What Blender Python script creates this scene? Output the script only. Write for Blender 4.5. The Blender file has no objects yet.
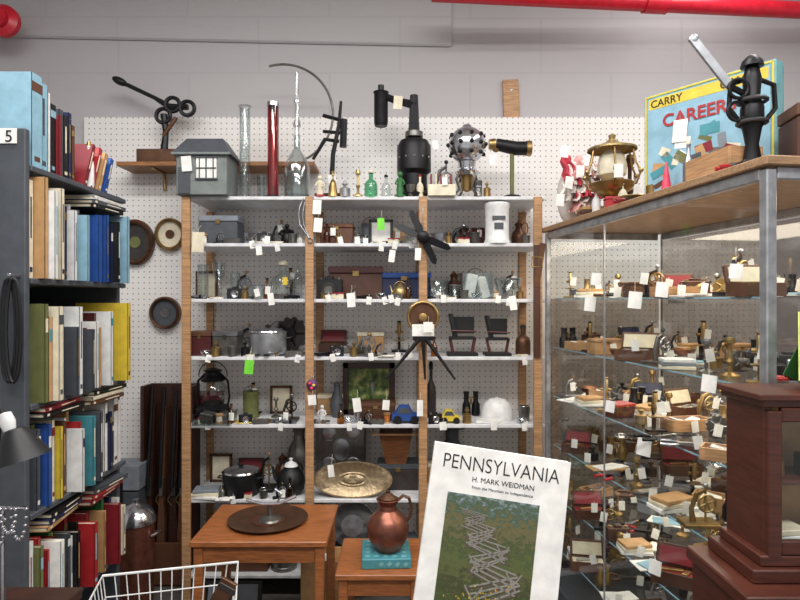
import bpy, bmesh, math, random
from mathutils import Vector, Matrix, Euler
R=math.radians; PI=math.pi
random.seed(7)
SC=bpy.context.scene; COL=SC.collection
F=600.0; CZ=1.5
def at(x,y,Y): return Vector(((x-400)/F*Y, Y, CZ-(y-300)/F*Y))
# ---------------------------------------------------------------- materials
def lin(c): return tuple(((v/255)/12.92 if v/255<=.04045 else ((v/255+.055)/1.055)**2.4) for v in c)
def newmat(n):
    m=bpy.data.materials.new(n); m.use_nodes=True; return m, m.node_tree.nodes, m.node_tree.links
def noisy(n,c,rough,metal,var=.18,scale=25,stretch=(1,1,1),bump=.0):
    m,N,K=newmat(n); p=N['Principled BSDF']
    p.inputs['Roughness'].default_value=rough; p.inputs['Metallic'].default_value=metal
    tc=N.new('ShaderNodeTexCoord'); mp=N.new('ShaderNodeMapping'); mp.inputs['Scale'].default_value=stretch
    nz=N.new('ShaderNodeTexNoise'); nz.inputs['Scale'].default_value=scale; nz.inputs['Detail'].default_value=4
    rp=N.new('ShaderNodeValToRGB'); l=lin(c)
    rp.color_ramp.elements[0].position=.3; rp.color_ramp.elements[1].position=.7
    rp.color_ramp.elements[0].color=(*[v*(1-var) for v in l],1); rp.color_ramp.elements[1].color=(*[min(1,v*(1+var)) for v in l],1)
    K.new(tc.outputs['Object'],mp.inputs[0]); K.new(mp.outputs[0],nz.inputs['Vector']); K.new(nz.outputs['Fac'],rp.inputs[0]); K.new(rp.outputs[0],p.inputs['Base Color'])
    if bump:
        b=N.new('ShaderNodeBump'); b.inputs['Strength'].default_value=bump; b.inputs['Distance'].default_value=.004
        K.new(nz.outputs['Fac'],b.inputs['Height']); K.new(b.outputs[0],p.inputs['Normal'])
    return m
def glassmat(n,c,lo=.06,hi=.7,pw=4):
    m,N,K=newmat(n); N.remove(N['Principled BSDF']); o=N['Material Output']
    t=N.new('ShaderNodeBsdfTransparent'); t.inputs[0].default_value=(*c,1)
    gl=N.new('ShaderNodeBsdfGlossy'); gl.inputs['Roughness'].default_value=.05
    lw=N.new('ShaderNodeLayerWeight'); lw.inputs[0].default_value=.5
    a=N.new('ShaderNodeMath'); a.operation='POWER'; a.inputs[1].default_value=pw
    b=N.new('ShaderNodeMath'); b.operation='MULTIPLY_ADD'; b.inputs[1].default_value=hi; b.inputs[2].default_value=lo
    mx=N.new('ShaderNodeMixShader'); K.new(lw.outputs['Facing'],a.inputs[0]); K.new(a.outputs[0],b.inputs[0]); K.new(b.outputs[0],mx.inputs[0]); K.new(t.outputs[0],mx.inputs[1]); K.new(gl.outputs[0],mx.inputs[2]); K.new(mx.outputs[0],o.inputs[0])
    return m
DEF={'iron':((34,33,35),.42,.6),'castgrey':((62,60,62),.5,.5),'black':((15,15,17),.5,0),'dark':((58,52,50),.5,.3),'steel':((165,165,170),.3,.9),'alu':((172,174,178),.42,.7),
'silver':((205,205,210),.18,.95),'brass':((160,132,84),.36,.85),'gold':((180,158,108),.34,.8),'copper':((140,88,72),.35,.75),'bronze':((98,68,50),.42,.6),
'hammered':((162,142,112),.38,.7),'pewter':((118,116,112),.35,.8),'grey':((128,134,142),.6,0),'housegrey':((122,128,126),.65,0),'slate':((74,78,84),.55,0),'white':((228,228,226),.5,0),'shelfwhite':((222,222,224),.5,0),
'cream':((226,216,190),.6,0),'paper':((240,238,232),.8,0),'red':((170,40,44),.4,0),'crimson':((128,28,38),.5,0),'pink':((226,70,100),.5,0),'green':((52,112,62),.5,0),
'lime':((120,220,60),.5,0),'olive':((104,108,62),.6,0),'blue':((38,78,150),.5,0),'navy':((28,36,72),.5,0),'sky':((138,178,196),.6,0),'teal':((70,140,150),.5,0),'aqua':((112,168,172),.5,0),
'yellow':((222,194,64),.5,0),'palelime':((214,226,128),.6,0),'orange':((206,120,52),.5,0),'brown':((92,58,38),.55,0),'tan':((188,146,98),.6,0),'maroon':((78,34,34),.4,0),'leather':((74,44,30),.5,0),
'pipered':((196,22,44),.35,0),'rag':((222,214,206),.9,0),'purple':((88,50,100),.5,0),'tagred':((186,58,74),.8,0),'blush':((214,160,156),.8,0),'railgrey':((136,132,124),.7,0),'railbrown':((92,80,66),.7,0),'leafyellow':((196,168,52),.7,0),'leafgreen':((62,74,34),.8,0)}
WOODS={'wood':((180,138,98),.5),'oak':((150,102,62),.42),'darkwood':((58,34,26),.38),'cherry':((80,42,32),.32),'teak':((156,94,52),.36),'plank':((158,124,92),.55),'amberwood':((118,74,44),.35)}
_mc={}
def M(k):
    if k in _mc: return _mc[k]
    if k=='glass': m=glassmat('clear_glass',(.9,.93,.93),.1,.7,2.5)
    elif k=='pane': m=glassmat('pane_glass',(.95,.97,.96),.06,.5,4)
    elif k=='shadetint': m=glassmat('shade_tinted_glass',(.42,.38,.34),.12,.5,4)  # dark tint stands in for the dim interior seen through the case
    elif k=='greenglass': m=glassmat('green_glass',(.35,.7,.5),.1,.6,3)
    elif k=='redglass': m=glassmat('red_glass',(.75,.12,.12),.14,.6,3)
    elif k=='amberglass': m=glassmat('amber_glass',(.7,.4,.15),.1,.6,3)
    elif k in WOODS: c,r=WOODS[k]; m=noisy(k,c,r,0,.3,9,(1.5,1.5,14) if k in('wood','darkwood','cherry') else (2,14,14))
    elif k=='hammered': c,r,me=DEF[k]; m=noisy(k,c,r,me,.25,45,(1,1,1),.8)
    else: c,r,me=DEF[k]; m=noisy(k,c,r,me,.14 if me<.2 else .25)
    _mc[k]=m; return m
# ---------------------------------------------------------------- mesh builder
class MB:
    def __init__(s): s.bm=bmesh.new()
    def add(s,vs,fs,T=None):
        vv=[s.bm.verts.new((T@Vector(v)) if T else Vector(v)) for v in vs]
        for f in fs:
            try: s.bm.faces.new([vv[i] for i in f])
            except ValueError: pass
        return s
    def box(s,c,d,r=(0,0,0),b=None):
        T=Matrix.Translation(c)@Euler(r).to_matrix().to_4x4()@Matrix.Diagonal((d[0],d[1],d[2],1))
        g=bmesh.ops.create_cube(s.bm,size=1,matrix=T)
        if b is None: b=min(.003,min(d)*.15)
        if b>0:
            es=list({e for v in g['verts'] for e in v.link_edges})
            bmesh.ops.bevel(s.bm,geom=es,offset=b,segments=1,affect='EDGES')
        return s
    def lathe(s,p,c=(0,0,0),r=(0,0,0),n=20,sc=(1,1,1)):
        T=Matrix.Translation(c)@Euler(r).to_matrix().to_4x4()@Matrix.Diagonal((*sc,1))
        rings=[];vs=[];fs=[]
        for (q,z) in p:
            if q<1e-6: rings.append([len(vs)]); vs.append((0,0,z))
            else:
                rings.append(list(range(len(vs),len(vs)+n)))
                vs+=[(q*math.cos(2*PI*k/n),q*math.sin(2*PI*k/n),z) for k in range(n)]
        for a,b in zip(rings,rings[1:]):
            for k in range(n):
                k2=(k+1)%n
                if len(a)==1 and len(b)==1: break
                if len(a)==1: fs.append((a[0],b[k],b[k2]))
                elif len(b)==1: fs.append((a[k],a[k2],b[0]))
                else: fs.append((a[k],a[k2],b[k2],b[k]))
        return s.add(vs,fs,T)
    def tube(s,pts,r,n=8,closed=False):
        pts=[Vector(p) for p in pts]; N=len(pts); rs=r if isinstance(r,(list,tuple)) else [r]*N
        vs=[];fs=[];up=None
        for i,p in enumerate(pts):
            if closed: t=pts[(i+1)%N]-pts[i-1]
            else: t=pts[min(i+1,N-1)]-pts[max(i-1,0)]
            t.normalize()
            if up is None: up=t.orthogonal().normalized()
            up=(up-t*up.dot(t)); up=up.normalized() if up.length>1e-6 else t.orthogonal().normalized()
            q=t.cross(up)
            vs+=[p+(up*math.cos(2*PI*k/n)+q*math.sin(2*PI*k/n))*rs[i] for k in range(n)]
        for i in range(N if closed else N-1):
            j=(i+1)%N
            for k in range(n): fs.append((i*n+k,i*n+(k+1)%n,j*n+(k+1)%n,j*n+k))
        if not closed: fs+=[tuple(range(n)),tuple(range((N-1)*n,N*n))]
        return s.add(vs,fs)
    def prism(s,poly,y0,y1,c=(0,0,0),r=(0,0,0)):
        T=Matrix.Translation(c)@Euler(r).to_matrix().to_4x4(); n=len(poly)
        vs=[(x,y0,z) for x,z in poly]+[(x,y1,z) for x,z in poly]
        return s.add(vs,[tuple(range(n)),tuple(range(n,2*n))]+[(i,(i+1)%n,n+(i+1)%n,n+i) for i in range(n)],T)
    def ball(s,c,r,sc=(1,1,1),rot=(0,0,0),n=16):
        T=Matrix.Translation(c)@Euler(rot).to_matrix().to_4x4()@Matrix.Diagonal((*sc,1))
        bmesh.ops.create_uvsphere(s.bm,u_segments=n,v_segments=max(6,n//2+2),radius=r,matrix=T); return s
    def build(s,name,m,par=None,loc=None,rz=0):
        bmesh.ops.recalc_face_normals(s.bm,faces=s.bm.faces)
        me=bpy.data.meshes.new(name); s.bm.to_mesh(me); s.bm.free()
        for p in me.polygons: p.use_smooth=True
        me.set_sharp_from_angle(angle=R(35))
        me.materials.append(M(m) if isinstance(m,str) else m)
        o=bpy.data.objects.new(name,me); COL.objects.link(o)
        if par: o.parent=par
        if loc is not None: o.location=loc; o.rotation_euler=(0,0,rz)
        return o
def B(name,m,par,*bx):
    q=MB()
    for b in bx: q.box(*b)
    return q.build(name,m,par)
def L(name,m,par,p,c=(0,0,0),r=(0,0,0),n=20,sc=(1,1,1)): return MB().lathe(p,c,r,n,sc).build(name,m,par)
def T(name,m,par,pts,rad,closed=False,n=8): return MB().tube(pts,rad,n,closed).build(name,m,par)
def Q(name,m,par,*pts): return MB().add(pts,[tuple(range(len(pts)))]).build(name,m,par)
def circ(c,r,n=20,ax='y',a0=0,a1=2*PI,inc=False):
    out=[]
    for k in range(n+(1 if inc else 0)):
        a=a0+(a1-a0)*k/n; u,v=r*math.cos(a),r*math.sin(a)
        out.append({'y':(c[0]+u,c[1],c[2]+v),'z':(c[0]+u,c[1]+v,c[2]),'x':(c[0],c[1]+u,c[2]+v)}[ax])
    return out
def thing(name,label,cat,loc=(0,0,0),rz=0,group=None,rot=None):
    o=bpy.data.objects.new(name,None); COL.objects.link(o); o.empty_display_size=.05
    o.location=loc; o.rotation_euler=rot or (0,0,rz); return tagp(o,label,cat,group)
def tagp(o,label,cat,group=None):
    o['label']=label; o['category']=cat
    if group: o['group']=group
    return o
def struct(o): o['kind']='structure'; return o
def text(name,body,size,m,par,loc,rot=(PI/2,0,0),sx=1,off=0):
    cu=bpy.data.curves.new('t','FONT'); cu.body=body; cu.size=size; cu.align_x='CENTER'; cu.extrude=.0004; cu.offset=off
    o=bpy.data.objects.new('t',cu); COL.objects.link(o)
    me=bpy.data.meshes.new_from_object(o.evaluated_get(bpy.context.evaluated_depsgraph_get()))
    bpy.data.objects.remove(o); me.materials.clear(); me.materials.append(M(m))
    n=bpy.data.objects.new(name,me); COL.objects.link(n); n.parent=par; n.location=loc; n.rotation_euler=rot; n.scale=(sx,1,1); return n
PR={'vase':[(0,0),(.6,0),(.9,.15),(1,.35),(.8,.6),(.45,.78),(.5,1),(.44,1),(.4,.8),(0,.75)],
'bottle':[(0,0),(.9,0),(1,.05),(1,.5),(.85,.62),(.32,.75),(.32,.95),(.4,.96),(.4,1),(0,1)],
'cup':[(0,0),(.8,0),(.85,.03),(1,1),(.92,1),(.78,.08),(0,.08)],
'tumbler':[(0,0),(.9,0),(.93,.04),(1,1),(.92,1),(.86,.1),(0,.1)],
'bowl':[(0,0),(.4,0),(.45,.08),(.8,.4),(1,1),(.94,1),(.74,.45),(.4,.14),(0,.14)],
'pan':[(0,0),(.95,0),(1,.06),(1,.95),(1.05,1),(.96,1),(.94,.08),(0,.08)],
'weight':[(0,0),(1,0),(1,.6),(.8,.66),(.25,.7),(.25,.8),(.5,.86),(.5,.95),(.3,1),(0,1)],
'cone':[(0,0),(1,0),(1,.08),(.7,.1),(.12,1),(0,1)],
'candle':[(0,0),(1,0),(.95,.06),(.3,.14),(.22,.3),(.45,.4),(.22,.5),(.25,.8),(.55,.86),(.5,.94),(0,.94)],
'bell':[(0,0),(1,0),(.95,.06),(.7,.3),(.62,.55),(.35,.7),(.12,.74),(.12,.86),(.25,.9),(.2,1),(0,1)],
'drum':[(0,0),(1,0),(1,.1),(.94,.12),(.94,.85),(1,.88),(1,1),(.3,1),(0,.97)],
'goblet':[(0,0),(.8,0),(.7,.05),(.15,.1),(.13,.4),(.5,.5),(.9,.7),(1,1),(.93,1),(.82,.72),(.4,.54),(0,.5)],
'spool':[(0,0),(1,0),(1,.14),(.6,.18),(.6,.82),(1,.86),(1,1),(.25,1),(0,1)],
'stein':[(0,0),(1,0),(1,.06),(.92,.1),(.9,.5),(.92,.86),(.98,.9),(.98,1),(.86,1),(.84,.12),(0,.12)]}
def pr(k,w,h): return [(a*w/2,b*h) for a,b in PR[k]]
def price_tag(t,x,y,z,drop=.03,s=.028,m='paper'):
    p=B('price_tag',m,t,((x,y,z-drop-s*.8),(s,.0012,s*1.5),(0,random.uniform(-.25,.25),0)))
    T('string','paper',p,[(x,y+.004,z),(x+.002,y,z-drop*.5),(x,y,z-drop)],.0007,n=5); return p
# ---------------------------------------------------------------- kinds: f(t,w,h,d,m)
def k_box(t,w,h,d,m):
    B('body',m[0],t,((0,0,h*.39),(w,d,h*.78))); B('lid',m[1],t,((0,0,h*.895),(w*1.03,d*1.03,h*.2)))
    B('clasp',m[2],t,((0,-d/2-.003,h*.78),(w*.12,.004,h*.16)))
def k_case(t,w,h,d,m):   # opened case, lid raised
    B('body',m[0],t,((0,-d/2,h*.2),(w,.006,h*.4)),((0,d/2,h*.2),(w,.006,h*.4)),((-w/2,0,h*.2),(.006,d,h*.4)),((w/2,0,h*.2),(.006,d,h*.4)),((0,0,.004),(w,d,.006)))
    B('lining',m[1],t,((0,0,h*.3),(w*.9,d*.9,.006))); ld=B('lid',m[0],t,((0,d/2+h*.1,h*.68),(w,.014,h*.6),(R(-18),0,0))); B('lid_lining',m[1],ld,((0,d/2+h*.1-.009,h*.68),(w*.86,.004,h*.48),(R(-18),0,0)))
    B('instrument',m[2],t,((-w*.1,0,h*.36),(w*.5,d*.2,h*.1),(0,0,.3)),((w*.22,-d*.1,h*.36),(w*.12,d*.5,h*.12),(0,0,-.2)))
def k_open(t,w,h,d,m):
    B('box_wall',m[0],t,((0,-d/2,h/2),(w,.006,h)),((0,d/2,h/2),(w,.006,h)),((-w/2,0,h/2),(.006,d,h)),((w/2,0,h/2),(.006,d,h))); B('box_bottom',m[0],t,((0,0,.004),(w,d,.006)))
    B('contents',m[1],t,((-w*.2,0,h*.5),(w*.35,d*.6,h*.9),(0,.2,0)),((w*.2,.01,h*.45),(w*.3,d*.5,h*.8),(.1,-.3,.2)))
def turn(k):
    def f(t,w,h,d,m):
        L('body',m[0],t,pr(k,w,h))
        if k=='bottle': L('stopper',m[1],t,[(0,h),(w*.2,h),(w*.22,h*1.06),(w*.12,h*1.12),(0,h*1.12)])
        if k in('bell','weight'): T('ring',m[1],t,circ((0,0,h*.98+w*.12),w*.12),w*.03,True,6)
        if k=='candle': L('candle_socket',m[1],t,[(0,h*.9),(w*.24,h*.9),(w*.2,h),(0,h)])
        if k=='drum': L('knob',m[1],t,[(0,h*.97),(w*.1,h),(w*.12,h*1.05),(0,h*1.08)]); T('bail',m[1],t,circ((0,0,h*.9),w*.5,12,'y',0,PI,True),w*.02)
        if k=='spool': L('thread',m[1],t,[(w*.3,h*.2),(w*.42,h*.25),(w*.42,h*.75),(w*.3,h*.8)])
        if k in('cup','tumbler','goblet','bowl','vase','pan'): T('rim',m[1],t,circ((0,0,h),w*.48,20,'z'),w*.022,True,6)
        if k=='cone': L('tip',m[1],t,[(0,h),(w*.06,h),(w*.04,h*1.05),(0,h*1.06)])
    return f
def k_stein(t,w,h,d,m):
    L('body',m[0],t,pr('stein',w,h)); B('emblem',m[1],t,((0,-w*.455,h*.62),(w*.5,.004,h*.1)),((0,-w*.455,h*.42),(w*.34,.004,h*.16)))
    T('rim',m[0],t,circ((0,0,h),w*.46,20,'z'),w*.03,True,6)
def k_pot(t,w,h,d,m):
    L('body',m[0],t,pr('pan',w,h*.75),n=28); L('lid',m[1],t,[(w*.5,h*.75),(w*.48,h*.8),(w*.25,h*.88),(0,h*.9)],n=28); L('knob',m[2],t,[(0,h*.88),(w*.05,h*.9),(w*.09,h*.96),(0,h)])
    for s in(-1,1): T('handle',m[2],t,[(s*w*.48,-.02,h*.55),(s*w*.62,-.015,h*.57),(s*w*.62,.015,h*.57),(s*w*.48,.02,h*.55)],.004)
def k_skillet(t,w,h,d,m):
    L('body',m[0],t,pr('pan',w,h),n=28); T('handle',m[1],t,[(w*.45,-w*.1,h*.8),(w*.8,-w*.25,h*1.1),(w*1.05,-w*.33,h*1.1)],w*.035)
def k_kettle(t,w,h,d,m):
    L('body',m[0],t,[(0,0),(w*.3,0),(w*.42,h*.12),(w*.45,h*.3),(w*.35,h*.5),(w*.2,h*.6),(w*.2,h*.64),(0,h*.64)],n=24)
    L('lid',m[1],t,[(w*.22,h*.63),(w*.16,h*.7),(w*.04,h*.74),(w*.06,h*.8),(0,h*.82)])
    T('spout',m[0],t,[(-w*.35,0,h*.25),(-w*.5,0,h*.38),(-w*.58,0,h*.62)],[w*.09,w*.06,w*.04]); T('handle',m[2],t,circ((0,0,h*.5),w*.38,14,'y',R(10),R(170),True),w*.03)
def k_jug(t,w,h,d,m):
    L('body',m[0],t,[(0,0),(w*.3,0),(w*.33,h*.03),(w*.46,h*.2),(w*.5,h*.38),(w*.42,h*.55),(w*.22,h*.68),(w*.2,h*.76),(w*.28,h*.86),(w*.26,h*.87),(w*.17,h*.76),(0,h*.7)],n=28)
    T('handle',m[1],t,[(w*.2,0,h*.82),(w*.36,0,h*.92),(w*.5,0,h*.88),(w*.56,0,h*.72),(w*.52,0,h*.56),(w*.44,0,h*.48)],w*.04); L('stopper',m[1],t,[(w*.2,h*.84),(w*.22,h*.88),(w*.1,h*.95),(w*.05,h*.97),(w*.06,h),(0,h)])
def k_frame(t,w,h,d,m):
    b=min(w,h)*.11
    q=MB()
    for c,s in (((0,0,b/2),(w,.015,b)),((0,0,h-b/2),(w,.015,b)),((-w/2+b/2,0,h/2),(b,.015,h)),((w/2-b/2,0,h/2),(b,.015,h))): q.box(c,s)
    q.build('frame',m[0],t); B('picture',m[1],t,((0,.004,h/2),(w-b,.004,h-b))); B('back_strut',m[2],t,((0,.035,h*.33),(w*.1,.004,h*.62),(R(14),0,0)))
def k_traylean(t,w,h,d,m):
    q=MB(); q.box((0,0,h/2),(w,.006,h),(0,0,0),.003)
    q.build('tray_plate',m[0],t); T('rolled_rim',m[0],t,[(-w/2,-.006,.006),(w/2,-.006,.006),(w/2,-.006,h),(-w/2,-.006,h)],.006,True,6)
    q=MB()
    for sx in(-1,1):
        for sz in(0,1): q.ball((sx*w*.25,-.004,h*(.27+.46*sz)),w*.13,(1.2,.12,1.2),n=12)
    q.ball((0,-.004,h*.5),w*.18,(1,.12,1.3),n=14); q.build('relief',m[1],t)
def k_sqbowl(t,w,h,d,m):
    r=.7071
    MB().lathe([(0,0),(w*.3*r*1.4,0),(w*.5*r*1.4,h),(w*.46*r*1.4,h),(w*.27*r*1.4,.01),(0,.01)],(0,0,0),(0,0,PI/4),4).build('bowl',m[0],t)
    B('rim_strip',m[1],t,((0,-w*.493*.99,h),(w*.99,.006,.008)),((-w*.49,0,h),(.006,w*.98,.008)),((w*.49,0,h),(.006,w*.98,.008)))
def k_gadget(t,w,h,d,m):
    d=min(d,w); B('base',m[0],t,((0,0,h*.05),(w,d,h*.1)))
    MB().tube([(-w*.15,0,h*.08),(-w*.2,0,h*.4),(-w*.05,0,h*.75),(w*.2,0,h*.85)],[w*.1,w*.07,w*.07,w*.06]).build('frame_arm',m[0],t)
    wh=MB().tube(circ((w*.2,-w*.1,h*.55),w*.24,18),w*.035,6,True)
    for k in range(2): a=k*PI/2+.4; wh.tube([(w*.2-w*.23*math.cos(a),-w*.1,h*.55-w*.23*math.sin(a)),(w*.2+w*.23*math.cos(a),-w*.1,h*.55+w*.23*math.sin(a))],w*.025,6)
    wh.tube([(w*.2,-w*.16,h*.55),(w*.2,w*.05,h*.55)],w*.05,8).build('wheel',m[1],t)
    T('spindle',m[1],t,[(w*.2,0,h*.1),(w*.2,0,h*.97)],w*.035); q=MB().ball((w*.2,0,h*.96),w*.08); q.build('knob',m[2],t)
def k_micro(t,w,h,d,m):
    B('base',m[0],t,((0,0,h*.03),(w,w*.7,h*.06)),((0,w*.2,h*.2),(w*.18,w*.18,h*.34)))
    T('arm',m[0],t,[(0,w*.22,h*.3),(0,w*.4,h*.5),(0,w*.3,h*.75),(0,w*.08,h*.8)],w*.08); B('stage',m[1],t,((0,-w*.05,h*.36),(w*.7,w*.6,h*.03)))
    L('tube',m[2],t,[(0,0),(w*.07,0),(w*.09,h*.1),(w*.13,h*.12),(w*.13,h*.45),(w*.1,h*.47),(0,h*.47)],(0,0,h*.45)); L('eyepiece',m[0],t,[(0,0),(w*.11,0),(w*.14,h*.05),(0,h*.05)],(0,0,h*.92))
    for s in(-1,1): L('focus_knob',m[1],t,[(0,0),(w*.09,0),(w*.09,.012),(0,.012)],(s*w*.12,w*.15,h*.62),(0,s*PI/2,0),12)
def k_lantern(t,w,h,d,m):
    L('tank',m[0],t,[(0,0),(w*.45,0),(w*.5,h*.04),(w*.5,h*.18),(w*.3,h*.26),(w*.3,h*.3),(0,h*.3)]); L('globe',m[1],t,[(w*.25,h*.3),(w*.4,h*.45),(w*.38,h*.6),(w*.24,h*.72)])
    L('hood',m[0],t,[(w*.34,h*.7),(w*.36,h*.74),(w*.22,h*.8),(w*.22,h*.88),(w*.28,h*.9),(0,h*.96)])
    for s in(-1,1): T('side_tube',m[0],t,[(s*w*.42,0,h*.15),(s*w*.48,0,h*.4),(s*w*.44,0,h*.7),(s*w*.22,0,h*.84)],w*.035,n=6)
    T('bail',m[2],t,circ((0,0,h*.8),w*.42,14,'y',0,PI,True),w*.015,n=6)
def k_figurine(t,w,h,d,m):
    L('pedestal',m[1],t,[(0,0),(w*.5,0),(w*.5,h*.08),(w*.3,h*.1),(0,h*.1)]); q=MB().lathe([(w*.3,h*.1),(w*.35,h*.3),(w*.22,h*.5),(w*.32,h*.66),(w*.12,h*.76),(0,h*.78)],sc=(1,.7,1)).ball((0,0,h*.87),h*.11)
    for s in(-1,1): q.tube([(s*w*.26,0,h*.66),(s*w*.42,-.01,h*.5),(s*w*.2,-.03,h*.42)],[w*.09,w*.07,w*.06])
    q.build('figure',m[0],t)
def k_tool(t,w,h,d,m):
    q=MB()
    for s in(-1,1):
        q.prism([(-w*.5,s*h*.1),(-w*.45,s*h*.4),(0,s*h*.12),(w*.3,-s*h*.2),(w*.5,-s*h*.02),(w*.3,-s*h*.02),(0,-s*h*.1)],-.004,.004,(0,0,.012+.003*s),(R(88),0,0))
    q.build('jaws',m[0],t); L('pivot',m[1],t,[(0,0),(.008,0),(.008,.02),(0,.022)],n=10)
    for s in(-1,1): T('handle',m[2],t,[(-w*.46,-s*h*.25,.01),(-w*.6,-s*h*.45,.01),(-w*.8,-s*h*.4,.01)],.006,n=6)
def k_car(t,w,h,d,m):
    MB().prism([(-w*.5,h*.18),(w*.5,h*.18),(w*.5,h*.42),(w*.46,h*.52),(w*.26,h*.58),(w*.1,h),(-w*.24,h),(-w*.38,h*.6),(-w*.5,h*.54)],-d*.5,d*.5).build('body',m[0],t)
    MB().prism([(w*.21,h*.6),(w*.09,h*.92),(-w*.21,h*.92),(-w*.31,h*.6)],-d*.52,d*.52).build('window',m[1],t)
    for sx in(-1,1):
        for sy in(-1,1): L('wheel',m[2],t,[(0,-.012),(h*.24,-.012),(h*.24,.012),(0,.012)],(sx*w*.3,sy*d*.5,h*.24),(PI/2,0,0),16)
def k_camera(t,w,h,d,m):
    B('body',m[0],t,((0,0,h*.42),(w,d*.5,h*.84))); L('lens',m[1],t,[(0,0),(h*.26,0),(h*.3,d*.2),(h*.22,d*.35),(h*.18,d*.3),(0,d*.28)],(0,-d*.25,h*.4),(PI/2,0,0)); B('viewfinder',m[0],t,((0,0,h*.9),(w*.3,d*.35,h*.18)))
    for s in(-1,1): L('dial',m[1],t,[(0,h*.84),(w*.08,h*.84),(w*.08,h*.92),(0,h*.93)],(s*w*.35,0,0),n=12)
def k_binoc(t,w,h,d,m):
    for s in(-1,1): b=L('barrel',m[0],t,[(0,0),(w*.2,0),(w*.24,h*.1),(w*.22,h*.45),(w*.14,h*.6),(w*.14,h*.9),(w*.17,h),(0,h)],(s*w*.26,0,0))
    B('bridge',m[1],t,((0,0,h*.5),(w*.5,.012,h*.07)),((0,0,h*.75),(w*.4,.012,h*.05))); L('focus_wheel',m[1],t,[(0,h*.55),(w*.07,h*.55),(w*.07,h*.7),(0,h*.7)])
def k_card(t,w,h,d,m):
    B('sheet',m[0],t,((0,0,.003),(w,d,.004))); B('top_sheet',m[1],t,((w*.08,-d*.05,.008),(w*.9,d*.8,.004),(.02,0,.3)))
def k_stack(t,w,h,d,m):
    for i in range(3): z=h*(i+.5)/3; B('layer',m[i%3],t,((0,0,z),(w*(1-.06*i),d*(1-.05*i),h/3.05),(0,0,(i-1)*.12)))
def k_gear(t,w,h,d,m):
    r=w/2; pts=[]
    for k in range(48):
        rr=r if (k//2)%2 else r*.88; a=2*PI*k/48; pts.append((rr*math.cos(a),h/2+rr*math.sin(a)))
    MB().prism(pts,-.008,.008,(0,.02,0)).build('disc',m[0],t); L('hub',m[1],t,[(0,-.03),(r*.3,-.03),(r*.3,.02),(0,.02)],(0,.0,h/2),(PI/2,0,0)); B('foot',m[2],t,((0,.02,h*.03),(w*.5,.06,h*.06)))
    q=MB()
    for k in range(5): a=2*PI*k/5; q.tube([(0,.005,h/2),(r*.8*math.cos(a),.008,h/2+r*.8*math.sin(a))],r*.06,6)
    q.build('spokes',m[1],t)
def k_leanplate(t,w,h,d,m):
    a=R(78); rr=w/2; s=h/w
    c=(0,0,h/2*.98)
    L('dish',m[0],t,[(0,-.012),(rr*.55,-.01),(rr*.7,0),(rr*.98,.012),(rr,.016),(rr*.96,.018),(rr*.68,.006),(0,-.004)],c,(a,0,0),36,(1,s,1))
    L('relief',m[1],t,[(0,.004),(rr*.2,.006),(rr*.3,0),(rr*.36,.004),(rr*.5,.001),(rr*.5,-.006),(0,-.006)],c,(a,0,0),16,(1,s,1))
    T('rim',m[0],t,[(Vector(c)+Euler((a,0,0)).to_matrix()@Vector((rr*math.cos(2*PI*k/36),rr*s*math.sin(2*PI*k/36),.016))) for k in range(36)],.004,True,6)
def k_cap(t,w,h,d,m):
    L('crown',m[0],t,[(0,0),(w*.4,0),(w*.43,h*.15),(w*.41,h*.45),(w*.33,h*.75),(w*.2,h*.93),(0,h)],sc=(1,.85,1)); MB().prism([(-w*.5,.002),(w*.1,.002),(w*.1,.009),(-w*.5,.014)],-w*.62,-w*.2,(0,0,0),(0,0,-.2)).build('brim',m[0],t); L('button',m[1],t,[(0,h*.98),(w*.04,h),(0,h*1.04)],n=8)
def k_rag(t,w,h,d,m):    # draped, creased sheets of cloth
    MB().ball((0,.02,h*.38),h*.2,(w/h*1.2,.7,1.9),n=14).build('stuffing',m[0],t)
    for i in range(len(m)):
        fw,fh=w*random.uniform(.35,.6),h*random.uniform(.3,.5); nx,nz=14,10; ph=random.uniform(0,6); cx=random.uniform(-.28,.28)*w; top=min(h*random.uniform(.45,1),h); a=random.uniform(-.9,.9)
        vs=[];fs=[]
        for j in range(nz+1):
            for k in range(nx+1):
                u=(k/nx-.5)*fw*(.55+.6*j/nz); v=j/nz*fh; y=-.035-.05*(j/nz)+.017*math.sin(u*140+ph)*(.3+j/nz)-.03*math.cos(u/w*3)+random.uniform(-.003,.003)
                X=cx+u*math.cos(a)-v*math.sin(a)*.5+.006*math.sin(v*90+ph); Zv=top-v*math.cos(a)*.95-abs(u)*.5*math.sin(abs(a))
                vs.append((X,y,max(Zv,.003+.002*i)))
        for j in range(nz):
            for k in range(nx): q0=j*(nx+1)+k; fs.append((q0,q0+1,q0+nx+2,q0+nx+1))
        MB().add(vs,fs).build('fold',m[i],t)
def k_seat(t,w,h,d,m):   # black cast stand with angled back
    B('base',m[0],t,((0,0,h*.04),(w,d,h*.08))); B('seat_plate',m[0],t,((0,0,h*.42),(w*.85,d*.8,h*.06)))
    B('back_plate',m[0],t,((-w*.3,d*.1,h*.72),(w*.14,d*.7,h*.56),(0,-.2,0)),((w*.05,d*.3,h*.72),(w*.75,.012,h*.4)))
    for s in(-1,1): B('side_leg',m[1],t,((s*w*.36,-d*.2,h*.24),(w*.1,.015,h*.4),(0,s*.2,0)))
    T('rail',m[1],t,[(-w*.4,-d*.35,h*.6),(w*.45,-d*.35,h*.58)],w*.03)
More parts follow.
